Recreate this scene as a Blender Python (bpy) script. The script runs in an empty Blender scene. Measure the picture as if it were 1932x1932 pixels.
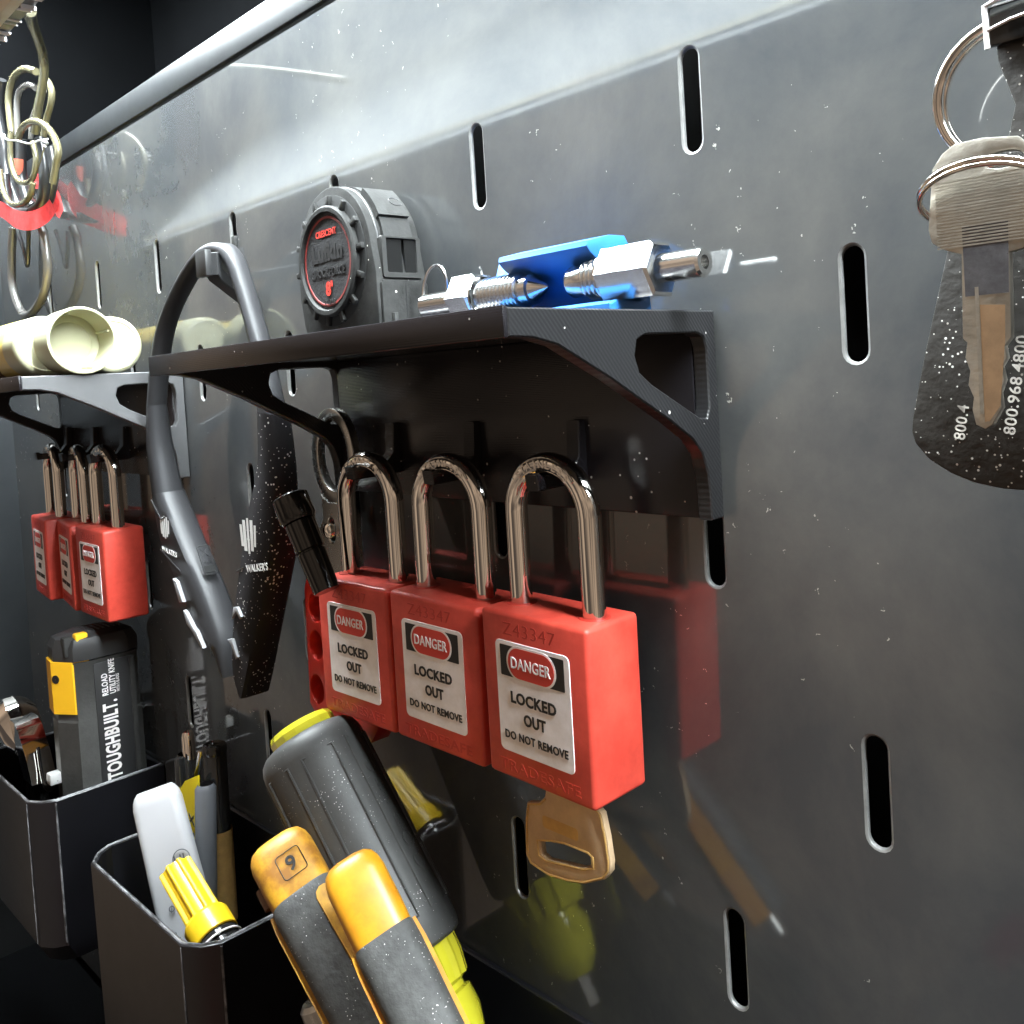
import bpy, bmesh, math, random
from mathutils import Matrix, Vector
random.seed(7)
S = 0.001                                     # everything below is written in millimetres
SC = bpy.context.scene
COL = SC.collection

# ------------------------------------------------------------------ camera
cam_d = bpy.data.cameras.new("camera")
cam = bpy.data.objects.new("camera", cam_d)
COL.objects.link(cam)
SC.camera = cam
R_ = ((0.69915656, 0.71239831, -0.06057018), (-0.01797539, -0.06717582, -0.99757922), (-0.7147426, 0.69855283, -0.03416078))
cam.matrix_world = Matrix(((R_[0][0], -R_[1][0], -R_[2][0], 87.0689 * S),
                           (R_[0][1], -R_[1][1], -R_[2][1], -188.6341 * S),
                           (R_[0][2], -R_[1][2], -R_[2][2], -64.7032 * S), (0, 0, 0, 1)))
cam_d.sensor_width = 36
cam_d.lens = 1716.0 / 1932.0 * 36.0
cam_d.shift_y = -(966 - 775.77) / 1932.0       # the photo is a lower crop of a taller frame
cam_d.clip_start = 0.005
cam_d.clip_end = 20

# ------------------------------------------------------------------ room light and exposure
W = bpy.data.worlds.new("World")
SC.world = W
W.use_nodes = True
wn = W.node_tree
bg = wn.nodes["Background"]
tc = wn.nodes.new("ShaderNodeTexCoord")
nz = wn.nodes.new("ShaderNodeTexNoise"); nz.inputs["Scale"].default_value = 2.4; nz.inputs["Detail"].default_value = 1.5; nz.inputs["Roughness"].default_value = .62
rp = wn.nodes.new("ShaderNodeValToRGB")
rp.color_ramp.elements[0].position = .36; rp.color_ramp.elements[0].color = (.13, .105, .09, 1)
rp.color_ramp.elements[1].position = .68; rp.color_ramp.elements[1].color = (.98, .74, .54, 1)
wn.links.new(tc.outputs["Generated"], nz.inputs["Vector"])
wn.links.new(nz.outputs["Fac"], rp.inputs["Fac"])
wn.links.new(rp.outputs["Color"], bg.inputs["Color"])
bg.inputs["Strength"].default_value = 0.62
LED_STRENGTH = 165.0
SC.view_settings.view_transform = 'Standard'
SC.view_settings.look = 'None'
SC.view_settings.exposure = 0
SC.view_settings.gamma = 1
SC.cycles.max_bounces = 10
SC.cycles.sample_clamp_indirect = 6
SC.cycles.caustics_reflective = False

# ------------------------------------------------------------------ materials
def mat(name, col, rough=.5, metal=0., ior=1.5, bump=0., bscale=400., coat=0., var=0., vscale=60., trans=0., emit=None, estr=0., vcol=None, lines=None, spec=None, dust=0., sss=0., dscale=330):
    m = bpy.data.materials.new(name); m.use_nodes = True
    nt = m.node_tree; b = nt.nodes["Principled BSDF"]; L = nt.links
    b.inputs["Base Color"].default_value = (*col, 1); b.inputs["Roughness"].default_value = rough
    b.inputs["Metallic"].default_value = metal; b.inputs["IOR"].default_value = ior
    b.inputs["Coat Weight"].default_value = coat; b.inputs["Coat Roughness"].default_value = .12
    b.inputs["Transmission Weight"].default_value = trans
    if spec is not None: b.inputs["Specular IOR Level"].default_value = spec
    if sss:
        b.inputs["Subsurface Weight"].default_value = sss; b.inputs["Subsurface Radius"].default_value = (.004, .003, .002)
    if emit: b.inputs["Emission Color"].default_value = (*emit, 1); b.inputs["Emission Strength"].default_value = estr
    co = nt.nodes.new("ShaderNodeTexCoord")
    last = None
    if var or vcol:
        n = nt.nodes.new("ShaderNodeTexNoise"); n.inputs["Scale"].default_value = vscale; n.inputs["Detail"].default_value = 6; n.inputs["Roughness"].default_value = .65
        oi = nt.nodes.new("ShaderNodeObjectInfo"); va = nt.nodes.new("ShaderNodeVectorMath"); va.operation = 'ADD'
        L.new(co.outputs["Object"], va.inputs[0]); L.new(oi.outputs["Random"], va.inputs[1])
        L.new(va.outputs[0], n.inputs["Vector"])
        r = nt.nodes.new("ShaderNodeValToRGB"); r.color_ramp.elements[0].position = .38; r.color_ramp.elements[1].position = .66
        c2 = vcol if vcol else tuple(min(1, c * (1 - var)) for c in col)
        r.color_ramp.elements[0].color = (*c2, 1); r.color_ramp.elements[1].color = (*col, 1)
        L.new(n.outputs["Fac"], r.inputs["Fac"]); last = r.outputs["Color"]
        mr = nt.nodes.new("ShaderNodeMapRange"); mr.inputs["To Min"].default_value = min(1, rough * 1.25); mr.inputs["To Max"].default_value = rough * .85
        L.new(n.outputs["Fac"], mr.inputs["Value"]); L.new(mr.outputs[0], b.inputs["Roughness"])
    if dust:
        v = nt.nodes.new("ShaderNodeTexVoronoi"); v.inputs["Scale"].default_value = dscale; v.inputs["Randomness"].default_value = 1
        L.new(co.outputs["Object"], v.inputs["Vector"])
        n2 = nt.nodes.new("ShaderNodeTexNoise"); n2.inputs["Scale"].default_value = 90; L.new(co.outputs["Object"], n2.inputs["Vector"])
        a = nt.nodes.new("ShaderNodeMath"); a.operation = 'MULTIPLY_ADD'; a.inputs[1].default_value = -.55; a.inputs[2].default_value = .30 + dust
        L.new(n2.outputs["Fac"], a.inputs[0])
        lt = nt.nodes.new("ShaderNodeMath"); lt.operation = 'LESS_THAN'
        L.new(v.outputs["Distance"], lt.inputs[0]); L.new(a.outputs[0], lt.inputs[1])
        mx = nt.nodes.new("ShaderNodeMixRGB"); mx.inputs[2].default_value = (.55, .53, .5, 1)
        if last: L.new(last, mx.inputs[1])
        else: mx.inputs[1].default_value = (*col, 1)
        L.new(lt.outputs[0], mx.inputs[0]); last = mx.outputs[0]
    if last: L.new(last, b.inputs["Base Color"])
    h = None
    if lines:                                   # printed layers: (direction vector, period in mm)
        (dx, dy, dz), per = lines
        d = nt.nodes.new("ShaderNodeVectorMath"); d.operation = 'DOT_PRODUCT'; d.inputs[1].default_value = (dx, dy, dz)
        L.new(co.outputs["Object"], d.inputs[0])
        s = nt.nodes.new("ShaderNodeMath"); s.operation = 'MULTIPLY'; s.inputs[1].default_value = 2 * math.pi / (per * S); L.new(d.outputs["Value"], s.inputs[0])
        si = nt.nodes.new("ShaderNodeMath"); si.operation = 'SINE'; L.new(s.outputs[0], si.inputs[0])
        bp = nt.nodes.new("ShaderNodeBump"); bp.inputs["Strength"].default_value = .2; bp.inputs["Distance"].default_value = .0001
        L.new(si.outputs[0], bp.inputs["Height"]); h = bp
    if bump:
        n = nt.nodes.new("ShaderNodeTexNoise"); n.inputs["Scale"].default_value = bscale; n.inputs["Detail"].default_value = 4
        L.new(co.outputs["Object"], n.inputs["Vector"])
        bp = nt.nodes.new("ShaderNodeBump"); bp.inputs["Strength"].default_value = bump; bp.inputs["Distance"].default_value = .0004
        L.new(n.outputs["Fac"], bp.inputs["Height"])
        if h: L.new(h.outputs[0], bp.inputs["Normal"])
        h = bp
    if h: L.new(h.outputs[0], b.inputs["Normal"])
    return m

def panel_mat():
    """Dark satin enamel: smudges, hand marks, dust specks and fine scratches."""
    m = mat("dark_enamel", (.05, .053, .056), .2, 0, 1.45)
    m.node_tree.nodes["Principled BSDF"].inputs["Specular IOR Level"].default_value = .03
    nt = m.node_tree; L = nt.links; b = nt.nodes["Principled BSDF"]
    co = nt.nodes.new("ShaderNodeTexCoord")
    n = nt.nodes.new("ShaderNodeTexNoise"); n.inputs["Scale"].default_value = 17; n.inputs["Detail"].default_value = 9; n.inputs["Roughness"].default_value = .62; n.inputs["Distortion"].default_value = .25
    L.new(co.outputs["Object"], n.inputs["Vector"])
    mr = nt.nodes.new("ShaderNodeMapRange"); mr.inputs["From Min"].default_value = .3; mr.inputs["From Max"].default_value = .72; mr.inputs["To Min"].default_value = .33; mr.inputs["To Max"].default_value = .47
    L.new(n.outputs["Fac"], mr.inputs["Value"]); L.new(mr.outputs[0], b.inputs["Roughness"])
    b.inputs["Coat Weight"].default_value = 1.0; b.inputs["Coat IOR"].default_value = 1.72
    mc = nt.nodes.new("ShaderNodeMapRange"); mc.inputs["From Min"].default_value = .3; mc.inputs["From Max"].default_value = .72; mc.inputs["To Min"].default_value = .025; mc.inputs["To Max"].default_value = .10
    L.new(n.outputs["Fac"], mc.inputs["Value"]); L.new(mc.outputs[0], b.inputs["Coat Roughness"])
    # film of grime
    g = nt.nodes.new("ShaderNodeTexNoise"); g.inputs["Scale"].default_value = 15; g.inputs["Detail"].default_value = 12; g.inputs["Roughness"].default_value = .68; g.inputs["Distortion"].default_value = .3
    L.new(co.outputs["Object"], g.inputs["Vector"])
    r = nt.nodes.new("ShaderNodeValToRGB"); r.color_ramp.elements[0].position = .4; r.color_ramp.elements[1].position = .75
    r.color_ramp.elements[0].color = (.038, .041, .044, 1); r.color_ramp.elements[1].color = (.078, .077, .073, 1)
    L.new(g.outputs["Fac"], r.inputs["Fac"])
    # dust specks of many sizes
    def specks(scale, thr, noise_scale, gate):
        v = nt.nodes.new("ShaderNodeTexVoronoi"); v.inputs["Scale"].default_value = scale
        dn = nt.nodes.new("ShaderNodeTexNoise"); dn.inputs["Scale"].default_value = scale * 2.4; dn.inputs["Detail"].default_value = 2
        mxv = nt.nodes.new("ShaderNodeMixRGB"); mxv.inputs[0].default_value = .006
        L.new(co.outputs["Object"], dn.inputs["Vector"]); L.new(co.outputs["Object"], mxv.inputs[1]); L.new(dn.outputs["Color"], mxv.inputs[2])
        L.new(mxv.outputs[0], v.inputs["Vector"])
        c = nt.nodes.new("ShaderNodeSeparateColor"); L.new(v.outputs["Color"], c.inputs[0])
        gt = nt.nodes.new("ShaderNodeMath"); gt.operation = 'GREATER_THAN'; gt.inputs[1].default_value = gate; L.new(c.outputs[0], gt.inputs[0])
        sz = nt.nodes.new("ShaderNodeMath"); sz.operation = 'MULTIPLY'; sz.inputs[1].default_value = thr; L.new(c.outputs[1], sz.inputs[0])
        lt = nt.nodes.new("ShaderNodeMath"); lt.operation = 'LESS_THAN'; L.new(v.outputs["Distance"], lt.inputs[0]); L.new(sz.outputs[0], lt.inputs[1])
        a = nt.nodes.new("ShaderNodeMath"); a.operation = 'MULTIPLY'; L.new(gt.outputs[0], a.inputs[0]); L.new(lt.outputs[0], a.inputs[1])
        return a.outputs[0]
    s1 = specks(260, .13, 1, .5); s2 = specks(80, .06, 1, .72)
    mx = nt.nodes.new("ShaderNodeMath"); mx.operation = 'MAXIMUM'; L.new(s1, mx.inputs[0]); L.new(s2, mx.inputs[1])
    # scratches: thin stretched cells
    mp = nt.nodes.new("ShaderNodeMapping"); mp.inputs["Rotation"].default_value = (0, math.radians(35), 0); mp.inputs["Scale"].default_value = (9, 9, 160)
    L.new(co.outputs["Object"], mp.inputs["Vector"])
    v3 = nt.nodes.new("ShaderNodeTexVoronoi"); v3.inputs["Scale"].default_value = 1.6; L.new(mp.outputs[0], v3.inputs["Vector"])
    l3 = nt.nodes.new("ShaderNodeMath"); l3.operation = 'LESS_THAN'; l3.inputs[1].default_value = .0; L.new(v3.outputs["Distance"], l3.inputs[0])
    cl = nt.nodes.new("ShaderNodeTexNoise"); cl.inputs["Scale"].default_value = 14; cl.inputs["Detail"].default_value = 5; L.new(co.outputs["Object"], cl.inputs["Vector"])
    cg = nt.nodes.new("ShaderNodeMath"); cg.operation = 'GREATER_THAN'; cg.inputs[1].default_value = .53; L.new(cl.outputs["Fac"], cg.inputs[0])
    mm_ = nt.nodes.new("ShaderNodeMath"); mm_.operation = 'MULTIPLY'; L.new(mx.outputs[0], mm_.inputs[0]); L.new(cg.outputs[0], mm_.inputs[1]); mx = mm_
    m2 = nt.nodes.new("ShaderNodeMath"); m2.operation = 'MAXIMUM'; L.new(mx.outputs[0], m2.inputs[0]); L.new(l3.outputs[0], m2.inputs[1])
    cm = nt.nodes.new("ShaderNodeMixRGB"); cm.inputs[2].default_value = (.28, .27, .25, 1)
    L.new(m2.outputs[0], cm.inputs[0]); L.new(r.outputs["Color"], cm.inputs[1]); L.new(cm.outputs[0], b.inputs["Base Color"])
    # slight sheet-metal waviness
    w = nt.nodes.new("ShaderNodeTexNoise"); w.inputs["Scale"].default_value = 26; w.inputs["Detail"].default_value = 2; L.new(co.outputs["Object"], w.inputs["Vector"])
    bp = nt.nodes.new("ShaderNodeBump"); bp.inputs["Strength"].default_value = .05; bp.inputs["Distance"].default_value = .0004; L.new(w.outputs["Fac"], bp.inputs["Height"])
    L.new(bp.outputs[0], b.inputs["Normal"])
    return m

M = dict(
    panel=panel_mat(),
    dark=mat("dark_wall", (.0015, .0017, .0021), .9, var=.3, vscale=12, spec=.05),
    rim=mat("worn_lit_slot_edge", (.20, .20, .195), .30, .3, 1.6, var=.3, vscale=200),  # rolled slot edges: wear, plus the light they catch put into the colour
    void=mat("unlit_void", (.002, .002, .002), .9),
    endwall=mat("end_wall_enamel", (.028, .031, .034), .45, var=.3, vscale=15, spec=.2),
    strip=mat("flange_enamel", (.020, .0215, .0235), .4, 0, 1.5, var=.25, vscale=25, spec=.12),
    added_reflector=mat("added_reflector_enamel", (.22, .228, .232), .45, var=.2, vscale=14),
    barface=mat("aged_white_strip", (.86, .85, .72), .4, vcol=(.74, .66, .52), vscale=40, bump=.08),
    led=mat("led_diffuser", (.9, .9, .9), .5, emit=(.88, .97, 1.0), estr=LED_STRENGTH),
    print_x=mat("printed_black_side", (.013, .013, .014), .33, bump=.12, bscale=900, lines=((0, .75, .66), .9), dust=.012),
    wornglint=mat("scuff_highlight_edge", (.22, .22, .23), .4, vcol=(.03, .03, .032), vscale=140, lines=((0, 0, 1), .6)),  # pale bin edges: scuffing and edge highlight in one colour
    print_grey=mat("printed_grey_side", (.085, .085, .088), .38, lines=((0, 0, 1), .35), var=.15, vscale=60),
    print_z=mat("printed_black", (.007, .007, .009), .30, lines=((0, 0, 1), .28), var=.2, vscale=40),
    print_y=mat("printed_black_shelf", (.011, .010, .012), .19, lines=((0, .25, 1), .5), bump=.05, bscale=700, dust=.008),
    red=mat("red_nylon", (.60, .066, .043), .42, vcol=(.46, .042, .027), vscale=95, bump=.04, bscale=900, sss=.08),
    redvinyl=mat("red_vinyl", (.50, .022, .014), .35),
    emboss=mat("red_emboss", (.40, .028, .018), .45),
    label=mat("label_white", (.88, .85, .86), .45, vcol=(.72, .68, .66), vscale=110),
    fobprint=mat("worn_print", (.55, .52, .47), .6, vcol=(.20, .18, .16), vscale=420),
    button=mat("grey_button", (.20, .20, .21), .5),
    black=mat("black_ink", (.008, .008, .009), .5),
    redink=mat("red_ink", (.58, .045, .03), .45),
    chrome=mat("polished_steel", (.80, .76, .71), .07, 1),
    steel=mat("satin_steel", (.56, .55, .52), .26, 1, var=.25, vscale=70, bump=.1, bscale=260),
    stainless=mat("turned_stainless", (.80, .80, .79), .17, 1, bump=.06, bscale=300),
    nickel=mat("nickel", (.62, .59, .52), .30, 1, var=.3, vscale=160, bump=.3, bscale=700, dust=.0),
    brass=mat("worn_brass", (.62, .45, .27), .5, .35, vcol=(.52, .37, .23), vscale=170, bump=.12, bscale=600),
    brassworn=mat("brass_worn_bright", (.62, .38, .13), .45, .4, var=.2, vscale=200),
    leather=mat("black_leather", (.014, .012, .010), .45, bump=.6, bscale=420, dust=.11, dscale=900),
    greyrub=mat("grey_rubber", (.040, .040, .039), .6, spec=.14, bump=.25, bscale=900, var=.3, vscale=110),
    palerub=mat("pale_grey_rubber", (.034, .034, .033), .6, spec=.14, bump=.25, bscale=900, var=.55, vscale=110, dust=.01),
    darkplas=mat("dark_plastic", (.022, .022, .023), .42, bump=.1, bscale=600),
    satin=mat("satin_black_plastic", (.024, .024, .026), .45, spec=.22, bump=.08, bscale=900),
    dusty=mat("dusty_black_plastic", (.010, .009, .010), .6, spec=.15, bump=.15, bscale=700, dust=.12, dscale=620),
    silver=mat("silver_print", (.75, .75, .74), .3, .3),
    cream=mat("cream_plastic", (.46, .45, .30), .38, sss=.25, var=.05, vscale=40),
    bottle=mat("yellow_bottle", (.78, .60, .16), .28, coat=.3, sss=.15, var=.1, vscale=30),
    brownlab=mat("brown_label", (.10, .045, .02), .5),
    blue=mat("blue_plastic", (.02, .14, .42), .42),
    yellow=mat("yellow_plastic", (.86, .46, .015), .38, var=.06, vscale=60),
    yellowcap=mat("yellow_cap", (.66, .43, .012), .33, sss=.08),
    yellowdirty=mat("dirty_yellow_plastic", (.60, .31, .018), .46, vcol=(.22, .09, .008), vscale=90, bump=.1, bscale=200),
    amber=mat("orange_yellow_plastic", (.52, .235, .01), .38, vcol=(.36, .13, .006), vscale=70),
    gripgrey=mat("grey_grip", (.05, .05, .048), .62, bump=.8, bscale=380, var=.45, vscale=120, dust=.06, dscale=1100),
    klein=mat("black_cushion_grip", (.052, .052, .051), .5, bump=.1, bscale=700, var=.4, vscale=60, dust=.03, dscale=1100),
    clearyel=mat("clear_yellow", (.95, .88, .05), .05, trans=.55, ior=1.45, coat=1.),
    white=mat("white_glossy_plastic", (.38, .38, .395), .18, coat=.4),
    sticker=mat("yellow_sticker", (.90, .70, .01), .4),
    glossblk=mat("gloss_black", (.010, .010, .010), .12),
    greytape=mat("grey_barrel", (.075, .078, .086), .35),
    cable=mat("clear_cable", (.12, .108, .062), .22, trans=.2, ior=1.45, coat=.3),
    cable2=mat("grey_cable", (.09, .085, .08), .22, coat=.4),
    cable3=mat("black_cable", (.016, .016, .017), .3),
    velcro=mat("red_hook_strap", (.80, .06, .06), .85, bump=1., bscale=900, var=.25, vscale=240),
    copper=mat("red_core", (.45, .09, .05), .5),
    redlid=mat("red_box", (.75, .06, .06), .5),
)

# ------------------------------------------------------------------ mesh helpers (millimetres)
def finish(bm, ang=38):
    bmesh.ops.recalc_face_normals(bm, faces=bm.faces)
    c = math.cos(math.radians(ang))
    for f in bm.faces: f.smooth = True
    for e in bm.edges:
        if len(e.link_faces) == 2:
            e.smooth = e.link_faces[0].normal.dot(e.link_faces[1].normal) > c
    return bm

def box(bm, x0, x1, y0, y1, z0, z1, bev=0, seg=2):
    g = bmesh.ops.create_cube(bm, size=1)
    bmesh.ops.scale(bm, vec=(x1 - x0, y1 - y0, z1 - z0), verts=g['verts'])
    bmesh.ops.translate(bm, vec=((x0 + x1) / 2, (y0 + y1) / 2, (z0 + z1) / 2), verts=g['verts'])
    if bev:
        es = list({e for v in g['verts'] for e in v.link_edges})
        bmesh.ops.bevel(bm, geom=es, offset=bev, segments=seg, affect='EDGES', profile=.5)

def B(*a, **k):
    bm = bmesh.new(); box(bm, *a, **k); return bm

def frame(o, x, y):
    X = Vector(x).normalized(); Z = X.cross(Vector(y)).normalized(); Y = Z.cross(X)
    return Matrix(((X.x, Y.x, Z.x, o[0]), (X.y, Y.y, Z.y, o[1]), (X.z, Y.z, Z.z, o[2]), (0, 0, 0, 1)))

FXZ = lambda o: frame(o, (1, 0, 0), (0, 0, 1))       # drawn on a plane facing the viewer's side (-y)

def sheet(loops, t, fr, bev=0, seg=2):
    """Filled outline (first loop) with holes (other loops), front at local z=0, thickness t behind it."""
    bm = bmesh.new()
    es = []
    for lp in loops:
        vs = [bm.verts.new((p[0], p[1], 0)) for p in lp]
        es += [bm.edges.new((vs[i], vs[(i + 1) % len(vs)])) for i in range(len(vs))]
    bmesh.ops.triangle_fill(bm, use_beauty=True, use_dissolve=False, edges=es)
    if bev == 0 and len(loops) == 1:
        bmesh.ops.dissolve_faces(bm, faces=list(bm.faces))
    r = bmesh.ops.extrude_face_region(bm, geom=list(bm.faces))
    nv = [v for v in r['geom'] if isinstance(v, bmesh.types.BMVert)]
    bmesh.ops.translate(bm, vec=(0, 0, -t), verts=nv)
    if bev:
        bm.normal_update()
        bmesh.ops.recalc_face_normals(bm, faces=bm.faces)
        ed = [e for e in bm.edges if len(e.link_faces) == 2 and abs(e.link_faces[0].normal.z) > .9 and abs(e.link_faces[1].normal.z) < .1
              or len(e.link_faces) == 2 and abs(e.link_faces[1].normal.z) > .9 and abs(e.link_faces[0].normal.z) < .1]
        bmesh.ops.bevel(bm, geom=ed, offset=bev, segments=seg, affect='EDGES', profile=.5, clamp_overlap=True)
    bmesh.ops.transform(bm, matrix=fr, verts=bm.verts)
    return bm

def rrect(x0, x1, z0, z1, r, n=5):
    out = []
    for cx, cz, a0 in ((x1 - r, z1 - r, 0), (x0 + r, z1 - r, 90), (x0 + r, z0 + r, 180), (x1 - r, z0 + r, 270)):
        for i in range(n + 1):
            a = math.radians(a0 + 90 * i / n); out.append((cx + r * math.cos(a), cz + r * math.sin(a)))
    return out

def ell(cx, cz, rx, rz, n=32, a0=0):
    return [(cx + rx * math.cos(2 * math.pi * i / n + a0), cz + rz * math.sin(2 * math.pi * i / n + a0)) for i in range(n)]

def spline(pts, n=8, closed=False):
    P = [Vector(p) for p in pts]; out = []; k = len(P)
    rng = range(k) if closed else range(k - 1)
    for i in rng:
        g = (lambda j: P[j % k]) if closed else (lambda j: P[min(max(j, 0), k - 1)])
        p0, p1, p2, p3 = g(i - 1), g(i), g(i + 1), g(i + 2)
        for s in range(n):
            t = s / n
            out.append(.5 * ((2 * p1) + (p2 - p0) * t + (2 * p0 - 5 * p1 + 4 * p2 - p3) * t * t + (3 * p1 - p0 - 3 * p2 + p3) * t ** 3))
    if not closed: out.append(P[-1])
    return out

def tube(bm, path, r, seg=12, closed=False, flat=1.0, caps=True):
    P = [Vector(p) for p in path]; n = len(P); rings = []; N = None
    for i in range(n):
        if closed: t = (P[(i + 1) % n] - P[i - 1]).normalized()
        else: t = (P[min(i + 1, n - 1)] - P[max(i - 1, 0)]).normalized()
        if N is None:
            N = Vector((0, 0, 1)).cross(t)
            if N.length < .2: N = Vector((0, 1, 0)).cross(t)
            N.normalize()
        else:
            N = (N - t * N.dot(t)).normalized()
        Bn = t.cross(N)
        rr = r(i / (n - 1)) if callable(r) else r
        rings.append([bm.verts.new(P[i] + (N * math.cos(2 * math.pi * k / seg) + Bn * math.sin(2 * math.pi * k / seg) * flat) * rr) for k in range(seg)])
    for i in range(n if closed else n - 1):
        a, b = rings[i], rings[(i + 1) % n]
        if closed and i == n - 1:
            best = min(range(seg), key=lambda s: sum((a[k].co - b[(k + s) % seg].co).length for k in range(0, seg, 3)))
            b = [b[(k + best) % seg] for k in range(seg)]
        for k in range(seg): bm.faces.new((a[k], a[(k + 1) % seg], b[(k + 1) % seg], b[k]))
    if caps and not closed:
        bm.faces.new(rings[0]); bm.faces.new(list(reversed(rings[-1])))

def T(path, r, **k):
    bm = bmesh.new(); tube(bm, path, r, **k); return bm

def lathe(a, b, prof, seg=28, shape=None, ring=False):
    """Profile [(t, r)] with t in mm along the axis from a towards b; shape(angle, t) scales the radius."""
    a = Vector(a); d = (Vector(b) - a).normalized()
    X = Vector((0, 0, 1)).cross(d)
    if X.length < .1: X = Vector((1, 0, 0))
    X.normalize(); Y = d.cross(X)
    bm = bmesh.new(); rings = []
    for t, r in prof:
        ring = []
        for k in range(seg):
            an = 2 * math.pi * k / seg; q = r * (shape(an, t) if shape else 1)
            ring.append(bm.verts.new(a + d * t + (X * math.cos(an) + Y * math.sin(an)) * q))
        rings.append(ring)
    for i in range(len(rings) - 1):
        for k in range(seg): bm.faces.new((rings[i][k], rings[i][(k + 1) % seg], rings[i + 1][(k + 1) % seg], rings[i + 1][k]))
    if prof[0][1] > .01 and not ring: bm.faces.new(rings[0])
    if prof[-1][1] > .01 and not ring: bm.faces.new(list(reversed(rings[-1])))
    bmesh.ops.remove_doubles(bm, verts=bm.verts, dist=.002)
    return bm

def loft(sections, caps=True):
    bm = bmesh.new(); rings = [[bm.verts.new(p) for p in s] for s in sections]; n = len(rings[0])
    for i in range(len(rings) - 1):
        for k in range(n): bm.faces.new((rings[i][k], rings[i][(k + 1) % n], rings[i + 1][(k + 1) % n], rings[i + 1][k]))
    if caps: bm.faces.new(rings[0]); bm.faces.new(list(reversed(rings[-1])))
    return bm

def join(*bms):
    out = bmesh.new()
    for b in bms:
        me = bpy.data.meshes.new("tmp"); b.to_mesh(me); out.from_mesh(me); bpy.data.meshes.remove(me); b.free()
    return out

_tx = {}
def text(body, size, fr, width=None, bold=0., depth=.15, mirror=False):
    """Lettering as a thin solid, centred on the frame origin; width squeezes it to that many mm."""
    key = (body, bold)
    if key not in _tx:
        cu = bpy.data.curves.new("t", 'FONT'); cu.body = body; cu.align_x = 'CENTER'; cu.align_y = 'CENTER'; cu.size = 1; cu.resolution_u = 3
        cu.offset = bold; cu.space_character = 1.06
        ob = bpy.data.objects.new("t", cu); COL.objects.link(ob)
        me = bpy.data.meshes.new_from_object(ob.evaluated_get(bpy.context.evaluated_depsgraph_get()))
        bpy.data.objects.remove(ob); bpy.data.curves.remove(cu); _tx[key] = me
    me = _tx[key]
    bm = bmesh.new(); bm.from_mesh(me)
    xs = [v.co.x for v in bm.verts]; ys = [v.co.y for v in bm.verts]
    w = max(xs) - min(xs); h = max(ys) - min(ys); cx = (max(xs) + min(xs)) / 2; cy = (max(ys) + min(ys)) / 2
    sy = size / h; sx = (width / w) if width else sy
    for v in bm.verts: v.co = Vector(((v.co.x - cx) * sx, (v.co.y - cy) * sy, 0))
    r = bmesh.ops.extrude_face_region(bm, geom=list(bm.faces))
    bmesh.ops.translate(bm, vec=(0, 0, depth), verts=[v for v in r['geom'] if isinstance(v, bmesh.types.BMVert)])
    bmesh.ops.transform(bm, matrix=fr, verts=bm.verts)
    return bm

# ------------------------------------------------------------------ objects
def mesh_obj(name, bm, m, inv=None, ang=38):
    finish(bm, ang)
    if inv is not None: bmesh.ops.transform(bm, matrix=inv, verts=bm.verts)
    bmesh.ops.scale(bm, vec=(S, S, S), verts=bm.verts)
    me = bpy.data.meshes.new(name); bm.to_mesh(me); bm.free()
    me.materials.append(M[m] if isinstance(m, str) else m)
    o = bpy.data.objects.new(name, me); COL.objects.link(o)
    return o

class Thing:
    """An Empty at the thing's base; its parts are written in world mm, or in the thing's own mm when local=True."""
    def __init__(s, name, label, cat, loc, rot=(0, 0, 0), group=None, local=False):
        from mathutils import Euler
        s.o = bpy.data.objects.new(name, None); COL.objects.link(s.o); s.o.empty_display_size = .01
        s.o.location = Vector(loc) * S; s.o.rotation_euler = [math.radians(a) for a in rot]
        s.o['label'] = label; s.o['category'] = cat
        if group: s.o['group'] = group
        mm = Matrix.Translation(Vector(loc)) @ Euler([math.radians(a) for a in rot]).to_matrix().to_4x4()
        s.inv = None if local else mm.inverted()
    def part(s, name, bm, m, parent=None, label=None, ang=38, kind=None):
        o = mesh_obj(name, bm, m, s.inv, ang); o.parent = parent or s.o
        if label: o['label'] = label
        if kind: o['kind'] = kind
        return o

def structure(name, bm, m, ang=38):
    o = mesh_obj(name, bm, m, None, ang); o['kind'] = 'structure'; return o

def dup(root, loc, rot, label, group=None):
    def cp(o, par):
        c = o.copy(); COL.objects.link(c); c.parent = par
        for ch in [x for x in o.children]: cp(ch, c)
        return c
    r = cp(root, None); r.location = Vector(loc) * S; r.rotation_euler = [math.radians(a) for a in rot]
    r['label'] = label
    if group: r['group'] = group
    return r

# ================================================================== the tool chest
def slot_loop(cx, cz, r, L, n=8):
    out = []
    for i in range(n + 1): a = math.pi * i / n; out.append((cx + r * math.cos(a), cz + (L - 2.5) + r * math.sin(a)))
    for i in range(n + 1): a = math.pi + math.pi * i / n; out.append((cx + r * math.cos(a), cz - (L - 2.5) + r * math.sin(a)))
    return out

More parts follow.
